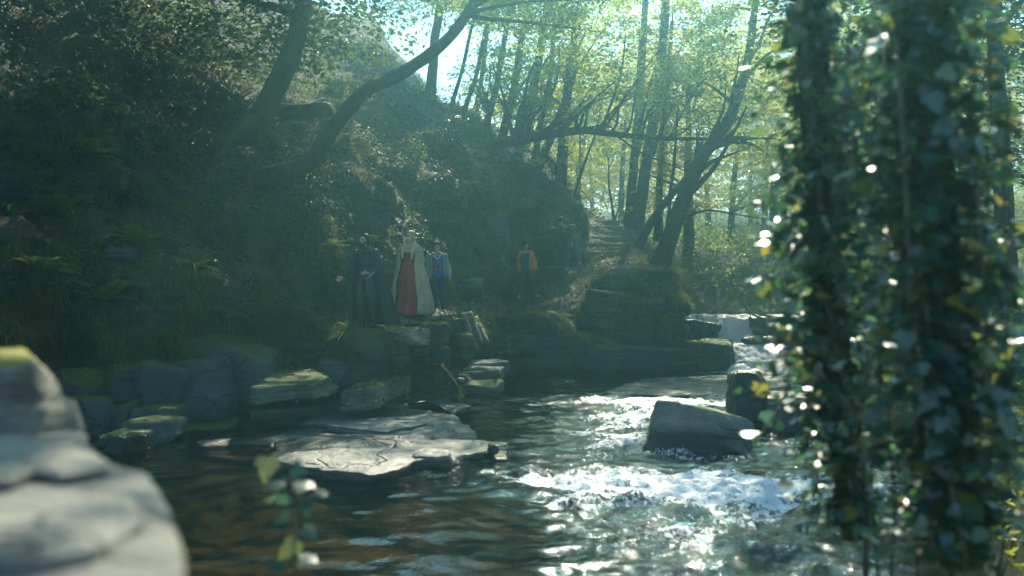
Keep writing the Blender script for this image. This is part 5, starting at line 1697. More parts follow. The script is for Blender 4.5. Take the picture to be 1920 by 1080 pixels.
def build_people():
    # man in the dark cloak
    e = stand_at('bearded man in a long dark cloak, arm held out low, nearest on the path', 690, 613, 173, -0.15, lean=(0.04, -0.03))
    J = dict(STAND); J.update(el_l=(-0.30, 0.02, 1.17), wr_l=(-0.44, -0.12, 0.98), el_r=(0.27, 0.02, 1.13), wr_r=(0.09, -0.20, 1.04), head=(-0.005, -0.01, 1.67))
    hp, T, rt = head((-0.005, -0.01, 1.67), -28, -6)
    bp = body_prims(J) + hp + hand(J['wr_l'], (-0.7, -0.3, -0.6), (0.3, -0.7, 0.3), 0.9, 1) + hand(J['wr_r'], (-1, -0.1, 0.05), (0, 1, -0.3), 0.9, -1)
    b = blob('body', bp, MAT['skin'], e, 0.010, 3)
    eyes(T, rt, 1, e)
    blob('hair', [('e', T((0, 0.030, 0.050)), (0.086, 0.098, 0.090), rt), ('e', T((0, 0.07, -0.02)), (0.080, 0.055, 0.10), rt), ('c', [(*T((-0.075, -0.0, 0.05)), 0.022), (*T((-0.078, 0.0, -0.03)), 0.018)]), ('c', [(*T((0.075, -0.0, 0.05)), 0.022), (*T((0.078, 0.0, -0.03)), 0.018)])], MAT['hair_black'], e, 0.010, 2, 0.008)
    blob('beard', [('c', [(*T((-0.066, -0.02, -0.045)), 0.018), (*T((-0.04, -0.065, -0.085)), 0.024), (*T((0, -0.082, -0.105)), 0.028), (*T((0.04, -0.065, -0.085)), 0.024), (*T((0.066, -0.02, -0.045)), 0.018)]), ('c', [(*T((-0.025, -0.095, -0.050)), 0.008), (*T((0.025, -0.095, -0.050)), 0.008)])], MAT['hair_black'], e, 0.008, 2, 0.006)
    legs(J, MAT['leather'], e)
    feet(J, MAT['shoe_dark'], e, 'boot', 0.28, 0.012)
    t = upper(J, MAT['leather'], e, 'tunic', 0.018, True, 0.036)
    cloth('tunic_skirt', [(1.05, 0.175, 0.14, 0, 0.02, -4, 4, 0.01), (0.85, 0.21, 0.17, 0, 0.02, -8, 8, 0.04), (0.60, 0.25, 0.20, 0, 0.02, -12, 12, 0.07)], MAT['leather'], e, 2)
    bl = blob('belt', [('c', [(0.18 * math.sin(a), 0.02 - 0.145 * math.cos(a), 1.03, 0.022) for a in np.linspace(0, 6.28, 16)])], MAT['shoe_dark'], e, 0.01, 2)
    blob('scarf', [('c', [(0.085 * math.sin(a), 0.03 - 0.095 * math.cos(a), 1.50 + 0.02 * math.cos(a * 2 + k), 0.045) for a in np.linspace(0, 6.28, 14)]) for k in (0, 2)] + [('c', [(0.10 * math.sin(a), 0.03 - 0.11 * math.cos(a), 1.46, 0.04) for a in np.linspace(0, 6.28, 14)])], MAT['cloak_dark'], e, 0.012, 2, 0.012)
    cloth('cloak', [(1.52, 0.11, 0.10, 0, 0.04, -38, 34, 0.02), (1.46, 0.23, 0.14, 0, 0.03, -36, 30, 0.02), (1.36, 0.275, 0.17, 0.0, 0.03, -34, 30, 0.03), (1.1, 0.33, 0.21, 0.0, 0.05, -40, 36, 0.05), (0.7, 0.39, 0.27, 0.05, 0.07, -52, 40, 0.12), (0.03, 0.47, 0.33, 0.10, 0.08, -50, 42, 0.20)], MAT['cloak_dark'], e, 3, 110, 48, 0.02, 10)
    mesh_np('scabbard', *capsule([(0.06, -0.17, 0.94, 0.010), (0.15, -0.20, 1.0, 0.012), (0.22, -0.19, 1.06, 0.009)], 8), MAT['steel'], bl)
    # woman in red
    e = stand_at('woman in a red dress and cream hooded cloak walking behind the dark-cloaked man', 766, 593, 160, -0.22, 1.80, lean=(0.035, 0.03))
    J = dict(STAND); J.update(el_l=(-0.21, 0.06, 1.15), wr_l=(-0.20, 0.0, 0.90), el_r=(0.21, 0.06, 1.15), wr_r=(0.20, 0.0, 0.90))
    hp, T, rt = head((0, -0.005, 1.68), -18, 0)
    blob('body', body_prims(J) + hp + hand(J['wr_l'], (0, -0.1, -1), (1, 0, 0), 0.4, 1) + hand(J['wr_r'], (0, -0.1, -1), (-1, 0, 0), 0.4, -1), MAT['skin_fair'], e, 0.010, 3)
    eyes(T, rt, 1, e)
    h_ = blob('hair', [('e', T((0, 0.030, 0.045)), (0.088, 0.100, 0.092), rt), ('c', [(*T((-0.07, 0.02, 0.05)), 0.03), (*T((-0.09, 0.03, -0.10)), 0.032), (-0.10, -0.08, 1.50, 0.040), (-0.10, -0.17, 1.38, 0.036), (-0.095, -0.18, 1.24, 0.02)]), ('c', [(*T((0.07, 0.02, 0.05)), 0.03), (*T((0.095, 0.03, -0.10)), 0.036), (0.11, -0.08, 1.50, 0.042), (0.11, -0.17, 1.37, 0.038), (0.10, -0.18, 1.22, 0.02)]), ('e', T((0, 0.075, -0.07)), (0.085, 0.05, 0.13), rt)], MAT['hair_blond'], e, 0.010, 2, 0.010)
    blob('braid', [('c', [(*T((0.092 * math.sin(a), 0.02 - 0.098 * math.cos(a), 0.082 + 0.02 * math.cos(a))), 0.018) for a in np.linspace(0, 6.28, 18)])] + [('e', T((0.094 * math.sin(a), 0.02 - 0.102 * math.cos(a), 0.084 + 0.02 * math.cos(a))), (0.02, 0.02, 0.02), rt) for a in np.linspace(0, 6.28, 16)], MAT['hair_blond'], h_, 0.009, 2)
    dress = [('e', J['chest'], (0.18, 0.135, 0.20)), ('c', [(0, 0.02, 1.02, 0.13), (0, 0.02, 1.14, 0.125), (0, 0.02, 1.30, 0.15)]), ('c', [(*J['sh_l'], 0.066), (0, 0.03, 1.44, 0.08), (*J['sh_r'], 0.066)])]
    for s in 'lr':
        dress.append(('c', [(*J['sh_' + s], 0.066), (*J['el_' + s], 0.055), (*J['wr_' + s], 0.045)]))
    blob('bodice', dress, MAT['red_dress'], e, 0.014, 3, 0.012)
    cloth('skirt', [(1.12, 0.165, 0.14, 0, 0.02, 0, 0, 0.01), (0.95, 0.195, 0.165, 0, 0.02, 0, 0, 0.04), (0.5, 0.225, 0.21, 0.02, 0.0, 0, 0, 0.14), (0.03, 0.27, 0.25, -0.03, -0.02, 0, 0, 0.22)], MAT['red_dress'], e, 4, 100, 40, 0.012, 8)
    feet(J, MAT['shoe_dark'], e, 'shoe')
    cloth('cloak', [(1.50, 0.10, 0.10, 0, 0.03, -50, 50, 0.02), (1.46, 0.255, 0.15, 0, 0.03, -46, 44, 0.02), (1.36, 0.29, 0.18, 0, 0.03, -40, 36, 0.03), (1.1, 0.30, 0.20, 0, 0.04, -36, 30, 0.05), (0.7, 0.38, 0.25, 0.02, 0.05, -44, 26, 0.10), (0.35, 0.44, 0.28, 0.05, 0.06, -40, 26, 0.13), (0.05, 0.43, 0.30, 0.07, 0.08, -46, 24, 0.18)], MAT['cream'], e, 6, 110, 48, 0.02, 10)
    cw = []
    for k in range(4):
        rr = 0.10 + 0.032 * k
        cw.append(('c', [(rr * 1.15 * math.sin(a), 0.02 - rr * math.cos(a), 1.525 - 0.035 * k - 0.022 * (1 + k * 0.5) * math.cos(a), 0.030) for a in np.linspace(0, 6.28, 20)]))
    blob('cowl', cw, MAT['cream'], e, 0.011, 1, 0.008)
    # boy in blue jersey
    e = stand_at('boy in an open pale hoodie over a blue jersey beside the woman', 823, 586, 131, 0.12, lean=(0.05, -0.035))
    J = dict(STAND); J.update(el_l=(-0.25, 0.05, 1.14), wr_l=(-0.24, -0.06, 0.90), el_r=(0.27, 0.05, 1.15), wr_r=(0.29, -0.08, 0.90), kn_l=(-0.11, -0.06, 0.52), an_l=(-0.11, 0.10, 0.12), an_r=(0.12, -0.06, 0.09), kn_r=(0.11, -0.07, 0.50))
    hp, T, rt = head((0, -0.005, 1.665), -10, 0)
    blob('body', body_prims(J) + hp + hand(J['wr_l'], (0, -0.15, -1), (1, 0, 0), 0.5, 1) + hand(J['wr_r'], (0.1, -0.2, -1), (-1, 0, 0), 0.5, -1), MAT['skin'], e, 0.010, 3)
    eyes(T, rt, 1, e)
    rr = np.random.RandomState(3)
    hc = [('e', T((0, 0.028, 0.058)), (0.088, 0.098, 0.085), rt)] + [('e', T((0.085 * math.sin(a) * math.cos(b), 0.02 - 0.085 * math.cos(a) * math.cos(b), 0.065 + 0.075 * math.sin(b))), (0.03, 0.03, 0.03), rt) for a, b in zip(rr.uniform(0, 6.28, 34), rr.uniform(0.1, 1.4, 34))]
    blob('hair', hc, MAT['hair_brown'], e, 0.010, 1, 0.008)
    legs(J, MAT['trousers'], e, 0.018)
    feet(J, MAT['shoe'], e, 'shoe')
    jr = upper(J, MAT['jersey'], e, 'jersey', 0.014, False)
    hd = cloth('hoodie', [(1.54, 0.095, 0.085, 0, 0.045, -44, 44, 0.01), (1.47, 0.20, 0.135, 0, 0.03, -40, 40, 0.02), (1.38, 0.225, 0.155, 0, 0.025, -40, 40, 0.02), (1.1, 0.215, 0.165, 0, 0.02, -42, 42, 0.03), (0.88, 0.235, 0.18, 0, 0.02, -46, 46, 0.05)], MAT['hoodie'], e, 8, 70, 26, 0.018, 9)
    upper(J, MAT['hoodie'], e, 'sleeves', 0.022, True, 0.04, sleeve_only=True)
    blob('hood', [('c', [(0.11 * math.sin(a), 0.05 - 0.10 * math.cos(a), 1.50 - 0.01 * math.cos(a), 0.036) for a in np.linspace(0.75, 5.53, 14)])], MAT['hoodie'], hd, 0.012, 2)
    blob('neck_trim', [('c', [(-0.085, -0.085, 1.47, 0.010), (-0.04, -0.128, 1.405, 0.010), (0, -0.142, 1.37, 0.010), (0.04, -0.128, 1.405, 0.010), (0.085, -0.085, 1.47, 0.010)])], MAT['white_trim'], jr, 0.007, 1)
    cu = bpy.data.curves.new('number', 'FONT'); cu.body = '23'; cu.size = 0.22; cu.align_x = 'CENTER'; cu.extrude = 0.002; cu.resolution_u = 3
    to = bpy.data.objects.new('number_print', cu); COL.objects.link(to)
    dg = bpy.context.evaluated_depsgraph_get()
    me = bpy.data.meshes.new_from_object(to.evaluated_get(dg)); bpy.data.objects.remove(to)
    n = len(me.vertices); co = np.empty(n * 3, np.float32); me.vertices.foreach_get('co', co); co = co.reshape(-1, 3)
    x, z, dep = co[:, 0].copy(), co[:, 1].copy() + 1.10, co[:, 2].copy()
    y = 0.02 - np.sqrt(np.maximum(0.0, 1 - (x / 0.21) ** 2)) * 0.158 - 0.004 - dep
    me.vertices.foreach_set('co', np.stack([x, y, z], -1).astype(np.float32).ravel())
    me.materials.clear(); me.materials.append(MAT['red_print'])
    p = add_obj('number_print', me, jr)
    # orange jacket
    e = stand_at('person in a bright orange jacket striding along the path by the rock face', 985, 560, 106, 0.25, 1.78)
    J = dict(STAND); J.update(hip_l=(-0.09, 0.02, 0.90), kn_l=(-0.14, 0.02, 0.48), an_l=(-0.20, 0.08, 0.10), kn_r=(0.20, -0.06, 0.53), an_r=(0.36, 0.02, 0.14), toe_r=(0.10, -0.12, -0.04), el_l=(-0.28, 0.06, 1.15), wr_l=(-0.24, -0.08, 0.93), el_r=(0.30, 0.04, 1.15), wr_r=(0.27, -0.10, 0.93))
    hp, T, rt = head((0.0, -0.01, 1.665), 10, 0)
    blob('body', body_prims(J) + hp + hand(J['wr_l'], (0, -0.3, -1), (1, 0, 0), 0.5, 1) + hand(J['wr_r'], (0, -0.3, -1), (-1, 0, 0), 0.5, -1), MAT['skin'], e, 0.011, 3)
    eyes(T, rt, 1, e)
    blob('hair', [('e', T((0, 0.030, 0.055)), (0.092, 0.102, 0.092), rt), ('e', T((0, 0.07, -0.01)), (0.082, 0.05, 0.08), rt)], MAT['hair_black'], e, 0.010, 1, 0.014)
    legs(J, MAT['jeans'], e, 0.016)
    feet(J, MAT['shoe'], e, 'shoe')
    upper(J, MAT['teal_shirt'], e, 'shirt', 0.014, False)
    cloth('jacket', [(1.52, 0.11, 0.09, 0, 0.045, -50, 34, 0.01), (1.46, 0.225, 0.15, 0, 0.03, -56, 28, 0.03), (1.36, 0.25, 0.17, 0, 0.025, -66, 24, 0.03), (1.1, 0.245, 0.18, 0, 0.02, -74, 22, 0.05), (0.90, 0.25, 0.18, 0, 0.02, -76, 24, 0.03)], MAT['orange'], e, 9, 70, 30, 0.03, 8)
    upper(J, MAT['orange'], e, 'sleeves', 0.026, True, 0.045, sleeve_only=True, puff=0.028)
    # bent grey figure on the steps
    e = stand_at('person in grey bending forward while climbing down beside the steps', 1068, 507, 96, -0.5, 1.52)
    J = dict(STAND); J.update(pelvis=(0.05, 0.16, 0.90), chest=(-0.02, -0.10, 1.15), neck=(-0.06, -0.27, 1.32), head=(-0.08, -0.36, 1.42), sh_l=(-0.23, -0.20, 1.28), sh_r=(0.15, -0.17, 1.28), el_l=(-0.32, -0.26, 1.02), wr_l=(-0.25, -0.42, 0.85), el_r=(0.27, -0.22, 1.03), wr_r=(0.28, -0.38, 0.82),
             hip_l=(-0.04, 0.15, 0.88), kn_l=(-0.06, -0.08, 0.52), an_l=(-0.05, -0.02, 0.09), hip_r=(0.14, 0.15, 0.88), kn_r=(0.22, -0.04, 0.60), an_r=(0.26, 0.18, 0.26))
    hp, T, rt = head((-0.08, -0.37, 1.43), -20, 30)
    blob('body', body_prims(J) + hp + hand(J['wr_l'], (0.1, -0.3, -1), (1, 0, 0), 0.5, 1) + hand(J['wr_r'], (0, -0.3, -1), (-1, 0, 0), 0.5, -1), MAT['skin'], e, 0.011, 3)
    eyes(T, rt, 1, e)
    blob('hair', [('e', T((0, 0.030, 0.05)), (0.090, 0.102, 0.092), rt), ('e', T((0, 0.07, -0.01)), (0.082, 0.05, 0.08), rt)], MAT['hair_brown'], e, 0.010, 1, 0.012)
    legs(J, MAT['grey_cloth'], e, 0.02)
    feet(J, MAT['shoe'], e, 'shoe')
    upper(J, MAT['grey_cloth'], e, 'jacket', 0.03, True, 0.045)
    blob('pack', [('e', (0.03, 0.10, 1.22), (0.15, 0.10, 0.19), (-35, 0, 0)), ('e', (0.03, 0.13, 1.08), (0.14, 0.09, 0.12), (-35, 0, 0))], MAT['cloak_edge'], e, 0.014, 3, 0.01)


build_people()
# ------------------------------------------------------------------ ivy-clad trunks in the foreground
def ivy_leaf_mesh(name, seed):
    """lobed ivy leaf about 1 unit long, tip towards -Y, slightly cupped"""
    r = np.random.RandomState(seed)
    o = [(0.0, 0.42), (0.16, 0.50), (0.36, 0.42), (0.50, 0.16), (0.30, 0.04), (0.26, -0.16), (0.0, -0.55), (-0.26, -0.16), (-0.30, 0.04), (-0.50, 0.16), (-0.36, 0.42), (-0.16, 0.50)]
    o = np.array(o) * r.uniform(0.92, 1.08, (12, 1))
    V = [(0, 0.08, 0.0)] + [(x, y, -0.22 * (x * x) - 0.16 * (y - 0.1) ** 2 + r.uniform(-0.02, 0.02)) for x, y in o]
    F = np.array([(0, 1 + k, 1 + (k + 1) % 12) for k in range(12)])[:, ::-1]
    return np.array(V), F.copy()


IVY = [ivy_leaf_mesh('ivy_leaf', k) for k in range(4)]
IVY_ME = [mesh_np('ivy_leaf_%d' % k, v, f, MAT['ivy'], smooth=True, attrs={'rnd': np.zeros(len(v))}, link=False) for k, (v, f) in enumerate(IVY)]


def leaf_frames(n, out, r, lie=0.6):
    """rotation matrices (n,3,3): leaf normal between outward and up, tip hanging outward and down"""
    nz = unit(out * r.uniform(0.05, 0.75, (n, 1)) + np.array([0, 0, 1.0]) * r.uniform(0.5, 1.2, (n, 1)) + r.normal(size=(n, 3)) * 0.36)
    flat = r.uniform(0, 1, (n, 1)) < 0.68
    up = np.array([0, 0, 1.0])
    nz = np.where(flat, unit(up + out * r.uniform(0.0, 0.5, (n, 1)) + r.normal(size=(n, 3)) * 0.2), unit(out * 0.9 + up * 0.4 + r.normal(size=(n, 3)) * 0.4))
    tip = unit(out * 0.7 + np.array([0, 0, -0.55]) + r.normal(size=(n, 3)) * 0.5)
    y = -unit(tip - nz * np.sum(tip * nz, 1, keepdims=True))
    x = np.cross(y, nz)
    return np.stack([x, y, nz], -1)


def place_ivy(root, pos, out, size, r, n_parts=300):
    """the leaves that show largest are parts; the rest one mass"""
    n = len(pos)
    M = leaf_frames(n, out, r)
    base = np.array(root.location)
    order = np.argsort(pos[:, 1] - size * 3)           # nearest the camera first
    for k, i in enumerate(order[:n_parts]):
        o = bpy.data.objects.new('leaf', IVY_ME[i % 4])
        COL.objects.link(o)
        o.parent = root
        m = Matrix(M[i].tolist()).to_4x4()
        s = float(size[i])
        o.matrix_basis = Matrix.Translation(Vector(pos[i] - base)) @ m @ Matrix.Diagonal((s, s, s, 1))
    rest = order[n_parts:]
    if len(rest):
        A = Acc()
        for i in rest:
            v, f = IVY[i % 4]
            A.add((v * size[i]) @ M[i].T + pos[i] - base, f, np.full(len(v), r.uniform(0, 1)))
        tag(A.obj('leaf_mass', MAT['ivy'], root), kind='stuff')


def ivy_tree(label, path, r0, r1, n, spread, seed, shoots=(), n_parts=300, lsize=(0.045, 0.095)):
    r = np.random.RandomState(seed)
    pts = [P(*q) for q in path]
    root = thing('ivy_clad_tree', label, 'tree', pts[0], 0, 'ivy-clad trunks on the near bank')
    base = np.array(pts[0])
    q = smooth_path([tuple(p) for p in pts], 40)
    rad = np.linspace(r0, r1, 40)
    V, F = tube(q - base, rad, 16, 0.25, seed)
    mesh_np('trunk', V, F, MAT['bark_moss'], root)
    # climbing stems
    for k in range(5):
        a0 = r.uniform(0, 6.28)
        th = a0 + np.linspace(0, r.uniform(-2.5, 2.5), 40) + 0.25 * fbm(np.stack([np.linspace(0, 6, 40), np.full(40, k), np.zeros(40)], -1), 2, seed + k)
        st = q + np.stack([np.cos(th), np.sin(th), 0 * th], -1) * (rad * 1.12 + 0.01)[:, None]
        V, F = tube(st - base, np.full(40, 0.011), 6, 0.3, seed)
        mesh_np('ivy_stem', V, F, MAT['twig'], root)
    t = r.uniform(0.02, 1.0, n) * 39
    i = np.clip(t.astype(int), 0, 38)
    c = q[i] + (q[i + 1] - q[i]) * (t - i)[:, None]
    th = r.uniform(0, 6.28, n)
    clump = 1 + 0.7 * fbm(np.stack([t * 0.35, th * 0.8, 0 * t + seed], -1), 2, seed)
    rr = rad[i] * 1.05 + np.abs(r.normal(size=n)) * spread * clump
    out = np.stack([np.cos(th), np.sin(th), 0 * th], -1)
    pos = c + out * rr[:, None]
    outs, sz = [out], [r.uniform(*lsize, n)]
    allp = [pos]
    for a, b, cnt in shoots:
        a_, b_ = np.array(P(*a)), np.array(P(*b))
        mid = (a_ + b_) / 2 + np.array([0, 0, r.uniform(0.0, 0.12)])
        sh = smooth_path([a_, mid, b_], 14)
        V, F = tube(sh - base, np.linspace(0.007, 0.0035, 14), 5)
        mesh_np('shoot', V, F, MAT['twig'], root)
        tt = r.uniform(0.1, 1, cnt) * 13
        ii = np.clip(tt.astype(int), 0, 12)
        pp = sh[ii] + (sh[ii + 1] - sh[ii]) * (tt - ii)[:, None] + r.normal(size=(cnt, 3)) * 0.035
        allp.append(pp); outs.append(unit(r.normal(size=(cnt, 3)) * np.array([1, 1, 0.1]))); sz.append(r.uniform(*lsize, cnt))
    place_ivy(root, np.vstack(allp), np.vstack(outs), np.concatenate(sz), r, n_parts)
    return root


def build_ivy():
    r = np.random.RandomState(2)
    shA = []
    for k in range(22):
        y = 180 + k * 29 + r.uniform(-15, 15)
        side = 1 if k % 3 else -1
        x0 = 1520 + r.uniform(-20, 40)
        x1 = x0 + side * r.uniform(40, 110) if side > 0 else x0 - r.uniform(55, 105)
        shA.append(((x0, y - 30, 4.9), (x1, y + r.uniform(10, 70), 4.9 + r.uniform(-0.4, 0.3)), 11))
    shA += [((1480, 560, 4.8), (1385, 548, 4.6), 5), ((1500, 600, 4.8), (1420, 640, 4.7), 9), ((1500, 690, 4.8), (1460, 790, 4.7), 9), ((1540, 700, 4.8), (1620, 800, 4.6), 10)]
    for k in range(10):
        xx = r.uniform(1585, 1655); dd = r.uniform(4.4, 5.2); y0 = r.uniform(-60, 350); y1 = y0 + r.uniform(300, 520)
        shA.append(((xx, y0, dd), (xx + r.uniform(-35, 35), min(y1, 830), dd), 22))
    ivy_tree('ivy-clad trunk nearest the waterfall, its shoots reaching towards the fall', [(1600, 1010, 5.0), (1580, 860, 5.0), (1562, 700, 5.0), (1545, 500, 5.0), (1530, 300, 5.0), (1522, 120, 5.1), (1516, -120, 5.2)], 0.06, 0.065, 1900, 0.10, 71, shA)
    shB = []
    for k in range(24):
        y = 170 + k * 30 + r.uniform(-15, 15)
        side = 1 if k % 2 else -1
        x0 = 1750 + r.uniform(-40, 40)
        x1 = x0 + (r.uniform(90, 150) if side > 0 else -r.uniform(50, 95))
        shB.append(((x0, y - 30, 4.0), (x1, y + r.uniform(10, 90), 4.0 + r.uniform(-0.4, 0.3)), 14))
    for k in range(10):
        xx = r.choice([r.uniform(1650, 1700), r.uniform(1820, 1900), r.uniform(1820, 1900)]); dd = r.uniform(3.7, 4.3); y0 = r.uniform(-60, 450); y1 = y0 + r.uniform(300, 520)
        shB.append(((xx, y0, dd), (xx + r.uniform(-35, 35), min(y1, 930), dd), 26))
    ivy_tree('thicker ivy-clad trunk at the right, in deep shade low down', [(1800, 1060, 4.1), (1790, 900, 4.1), (1772, 700, 4.1), (1755, 500, 4.1), (1745, 300, 4.1), (1740, 120, 4.2), (1738, -120, 4.3)], 0.09, 0.085, 2200, 0.13, 72, shB)
    # bare stems tangled at the foot of the trunks
    n = 0
    for k, x0 in enumerate(sorted(r.uniform(1560, 1850, 9))):
        y0 = r.uniform(600, 720)
        x1 = x0 + r.uniform(-60, 60); y1 = r.uniform(820, 960)
        d = r.uniform(4.2, 5.4)
        q = smooth_path([P(x0, y0, d), P((x0 + x1) / 2 + r.uniform(-30, 30), (y0 + y1) / 2, d + r.uniform(-0.2, 0.2)), P(x1, y1, d), P(x1 + r.uniform(-20, 20), 1120, d)], 16)
        b = q[-1].copy()
        V, F = tube((q - b)[::-1], np.linspace(0.006, 0.003, 16), 6, 0.2, k)
        o = mesh_np('bare_stem', V, F, MAT['bark'])
        o.location = b
        tag(o, '%s bare thin stem from the left in the tangle below the ivy trunks' % ORD[k], 'stem', 'bare stems tangled below the ivy')
    # shoots of ivy growing up from the near bank in front of the pool
    root = thing('ivy_sprig', 'small sunlit ivy sprig rising in front of the brown pool', 'ivy', P(552, 1200, 3.9), 0)
    base = np.array(root.location)
    stems = [[(552, 1200, 3.9), (556, 1040, 3.9), (548, 940, 3.9), (545, 905, 3.9), (538, 885, 3.9), (541, 872, 3.9)], [(548, 940, 3.9), (580, 932, 3.85), (600, 926, 3.85)], [(545, 910, 3.9), (520, 884, 3.9), (505, 880, 3.9)], [(546, 920, 3.9), (570, 915, 3.95), (585, 913, 3.95)]]
    for s in stems:
        q = smooth_path([P(*a) for a in s], 14)
        V, F = tube(q - base, np.linspace(0.008, 0.0045, 14), 6)
        mesh_np('stem', V, F, MAT['twig'], root)
    for k, (px, py, sz, nx, nyy, nz) in enumerate([(500, 880, 0.10, 0.1, -0.9, 0.35), (524, 893, 0.06, -0.2, -0.6, 0.6), (556, 884, 0.07, 0.4, -0.7, 0.4), (520, 914, 0.10, 0, -0.4, 1), (566, 912, 0.09, 0.1, -0.4, 1), (596, 926, 0.07, 0, -0.4, 1), (532, 934, 0.075, 0, -0.9, 0.4), (556, 868, 0.03, 0.3, -0.8, 0.3), (512, 938, 0.06, 0, -0.4, 1), (572, 952, 0.08, 0.2, -0.7, 0.6), (530, 972, 0.09, -0.1, -0.5, 0.9), (582, 1000, 0.08, 0.3, -0.6, 0.7), (540, 1030, 0.10, -0.2, -0.8, 0.5), (572, 1050, 0.09, 0.1, -0.4, 1), (520, 1062, 0.08, -0.3, -0.6, 0.8)]):
        nzv = Vector((nx, nyy, nz)).normalized()
        tip = Vector((math.sin(k * 2.4), -0.3, -0.8 + 0.5 * math.cos(k)))
        y = -(tip - nzv * tip.dot(nzv)).normalized(); x = y.cross(nzv)
        o = add_obj('leaf', IVY_ME[k % 4], root)
        m = Matrix((x, y, nzv)).transposed().to_4x4()
        o.matrix_basis = Matrix.Translation(P(px, py, 3.88) - root.location) @ m @ Matrix.Diagonal((sz, sz, sz, 1))


build_ivy()

# ------------------------------------------------------------------ ferns
def frond_mesh(name, L, seed):
    r = np.random.RandomState(seed)
    A = Acc()
    t = np.linspace(0, 1, 14)
    q = np.stack([0 * t, t * L * 0.9, L * (0.42 * t - 0.62 * t ** 2.2)], -1)
    A.add(*tube(q, np.linspace(0.006, 0.002, 14) * L * 1.6, 5))
    n = 26
    c, nn, tip, sz = [], [], [], []
    for k in range(n):
        f = 0.10 + 0.9 * k / n
        p = np.array([np.interp(f, t, q[:, a]) for a in range(3)])
        ln = L * 0.20 * (math.sin(min(1, f * 1.25 + 0.12) * math.pi) ** 0.7 + 0.05)
        for s in (-1, 1):
            d = unit(np.array([s * 1.0, 0.45, -0.18 + r.uniform(-0.1, 0.1)]))
            c.append(p + d * ln * 0.5); tip.append(d * 4); nn.append(np.array([0, -0.2, 1.0])); sz.append(ln)
    V, F, rd = leaf_cloud(np.array(c), np.array(nn), np.array(sz), r.uniform(0.2, 1, len(c)), 0.26, np.array(tip), seed, 0.04)
    A.add(V, F, rd)
    return A.obj(name, MAT['fern'], smooth=False, link=False)


FRONDS = [frond_mesh('frond_%d' % k, 1.0, 30 + k) for k in range(3)]


def build_ferns():
    spots = [(128, 402, 1.25, 10, 'largest fern, with arching fronds on the ledge of the mossy bank'), (262, 452, 1.05, 9, 'fern beside the bare grey slab on the mossy bank'),
             (28, 402, 0.9, 7, 'drooping fern at the left edge of the picture'), (498, 396, 0.60, 6, 'small fern on the slope below the leaning trunk'),
             (622, 462, 0.75, 8, 'pale fern at the edge of the ivy beside the cloaked man'), (772, 402, 0.55, 6, 'fern on the rock face above the boy and the woman'),
             (330, 338, 0.6, 6, 'fern under the mossy fallen branch'), (700, 452, 0.5, 5, 'fern above the head of the cloaked man'),
             (75, 505, 1.2, 8, 'broad fern low on the mossy bank at the left'), (200, 560, 1.1, 8, 'broad fern in the middle of the mossy bank'), (360, 500, 1.1, 8, 'fern at the top of the mossy bank right of the grey slab'),
             (430, 590, 0.9, 8, 'fern low on the mossy bank above the large slate boulder'), (330, 200, 1.1, 8, 'fern high on the slope below the fallen branch'), (170, 290, 1.2, 8, 'fern on the dark slope above the hollow'), (560, 580, 0.8, 7, 'fern low at the foot of the glossy ivy')]
    r = np.random.RandomState(8)
    for px, py, L, n, lab in spots:
        h = ray_px(px, py, BVH_ALL)
        if not h:
            continue
        e = thing('fern', lab, 'fern', h - Vector((0, 0.06, 0.02)), 0, 'ferns on the bank')
        for k in range(n):
            o = add_obj('frond', FRONDS[k % 3], e)
            a = math.pi + (k / (n - 1) - 0.5) * 4.2 + r.uniform(-0.2, 0.2)
            o.rotation_euler = (r.uniform(-0.2, 0.55), r.uniform(-0.2, 0.2), a)
            s = L * r.uniform(0.75, 1.1)
            o.scale = (s, s, s)


build_ferns()


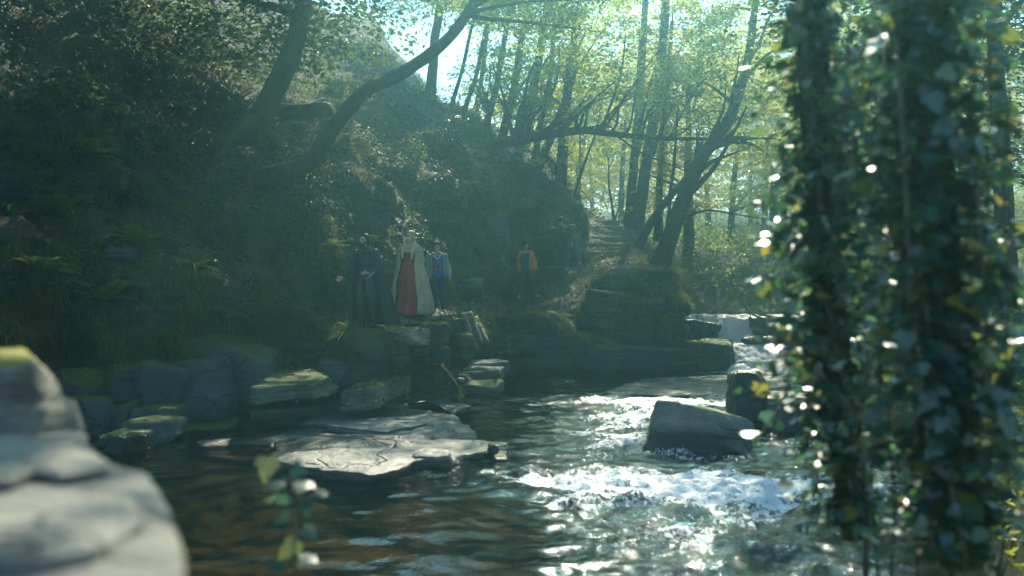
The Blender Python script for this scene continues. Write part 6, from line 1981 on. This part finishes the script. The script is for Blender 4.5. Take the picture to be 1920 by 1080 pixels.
def build_branches():
    r = np.random.RandomState(6)
    def br(label, pts, r0, r1, mat='bark_moss', twigs=3, grp=None):
        q = smooth_path([P(*p) for p in pts], 20)
        b = q[0].copy()
        A = Acc(); A.add(*tube(q - b, np.linspace(r0, r1, 20), 8, 0.25, 3))
        for k in range(twigs):
            i = r.randint(6, 18)
            e = q[i] - b + np.array([r.uniform(-0.5, 0.5), r.uniform(-0.3, 0.1), r.uniform(-0.6, 0.3)])
            A.add(*tube(smooth_path([q[i] - b, (q[i] - b + e) / 2 + r.normal(size=3) * 0.05, e], 8), np.linspace(r1 * 0.6, 0.006, 8), 5))
        o = A.obj('fallen_branch', MAT[mat])
        o.location = b
        tag(o, label, 'branch', grp)
    br('mossy fallen branch slanting down towards the mossy tree at the top left', [(366, 132, 25.0), (400, 160, 24.8), (440, 182, 24.8), (462, 202, 25.0)], 0.09, 0.05)
    br('short pale branch stub lying on the leaf-strewn slope', [(345, 258, 23.3), (365, 250, 23.2), (380, 244, 23.2)], 0.05, 0.03, 'twig', 1)
    br('curved green branch arching over the dark hollow in the bank', [(320, 358, 21.4), (345, 352, 21.2), (368, 366, 21.2), (372, 385, 21.3)], 0.05, 0.02, 'bark_moss', 1)
    br('upper of two mossy logs on the dark right bank', [(1960, 418, 8.5), (1900, 435, 8.7), (1850, 455, 9.0), (1800, 480, 9.3)], 0.06, 0.035, 'bark_moss', 2)
    br('lower of two mossy logs on the dark right bank', [(1980, 438, 8.0), (1910, 452, 8.3), (1850, 478, 8.7), (1790, 520, 9.2)], 0.07, 0.04, 'bark_moss', 2)
    br('bare branch drooping to the water above the fall', [(1372, 520, 33.5), (1362, 560, 33.3), (1335, 582, 33.2), (1325, 596, 33.1)], 0.05, 0.025, 'twig', 1)
    br('pale bent branch hanging over the lip of the fall', [(1392, 560, 31.8), (1402, 580, 31.6), (1420, 594, 31.5), (1448, 600, 31.5)], 0.045, 0.03, 'twig', 1)
    br('hanging string of dead ivy beside the dark leaning sapling', [(1088, 240, 41), (1087, 300, 41), (1088, 345, 41), (1080, 382, 41)], 0.03, 0.02, 'bark', 6)


build_branches()
# ------------------------------------------------------------------ haze
def build_haze():
    v = np.array([(x, y, z) for x in (-140, 140) for y in (-40, 200) for z in (-4, 44)], float)
    f = np.array([(0, 1, 3, 2), (4, 6, 7, 5), (0, 4, 5, 1), (2, 3, 7, 6), (0, 2, 6, 4), (1, 5, 7, 3)])
    m = bpy.data.materials.new('haze_air')
    m.use_nodes = True
    t = m.node_tree
    t.nodes.clear()
    o = t.nodes.new('ShaderNodeOutputMaterial')
    pv = t.nodes.new('ShaderNodeVolumePrincipled')
    pv.inputs['Color'].default_value = (0.29, 0.75, 0.86, 1)
    pv.inputs['Density'].default_value = HAZE
    pv.inputs['Anisotropy'].default_value = 0.8
    t.links.new(pv.outputs[0], o.inputs['Volume'])
    ob = mesh_np('haze', v, f, m, smooth=False)
    tag(ob, kind='stuff')


HAZE = 0.0056
build_haze()
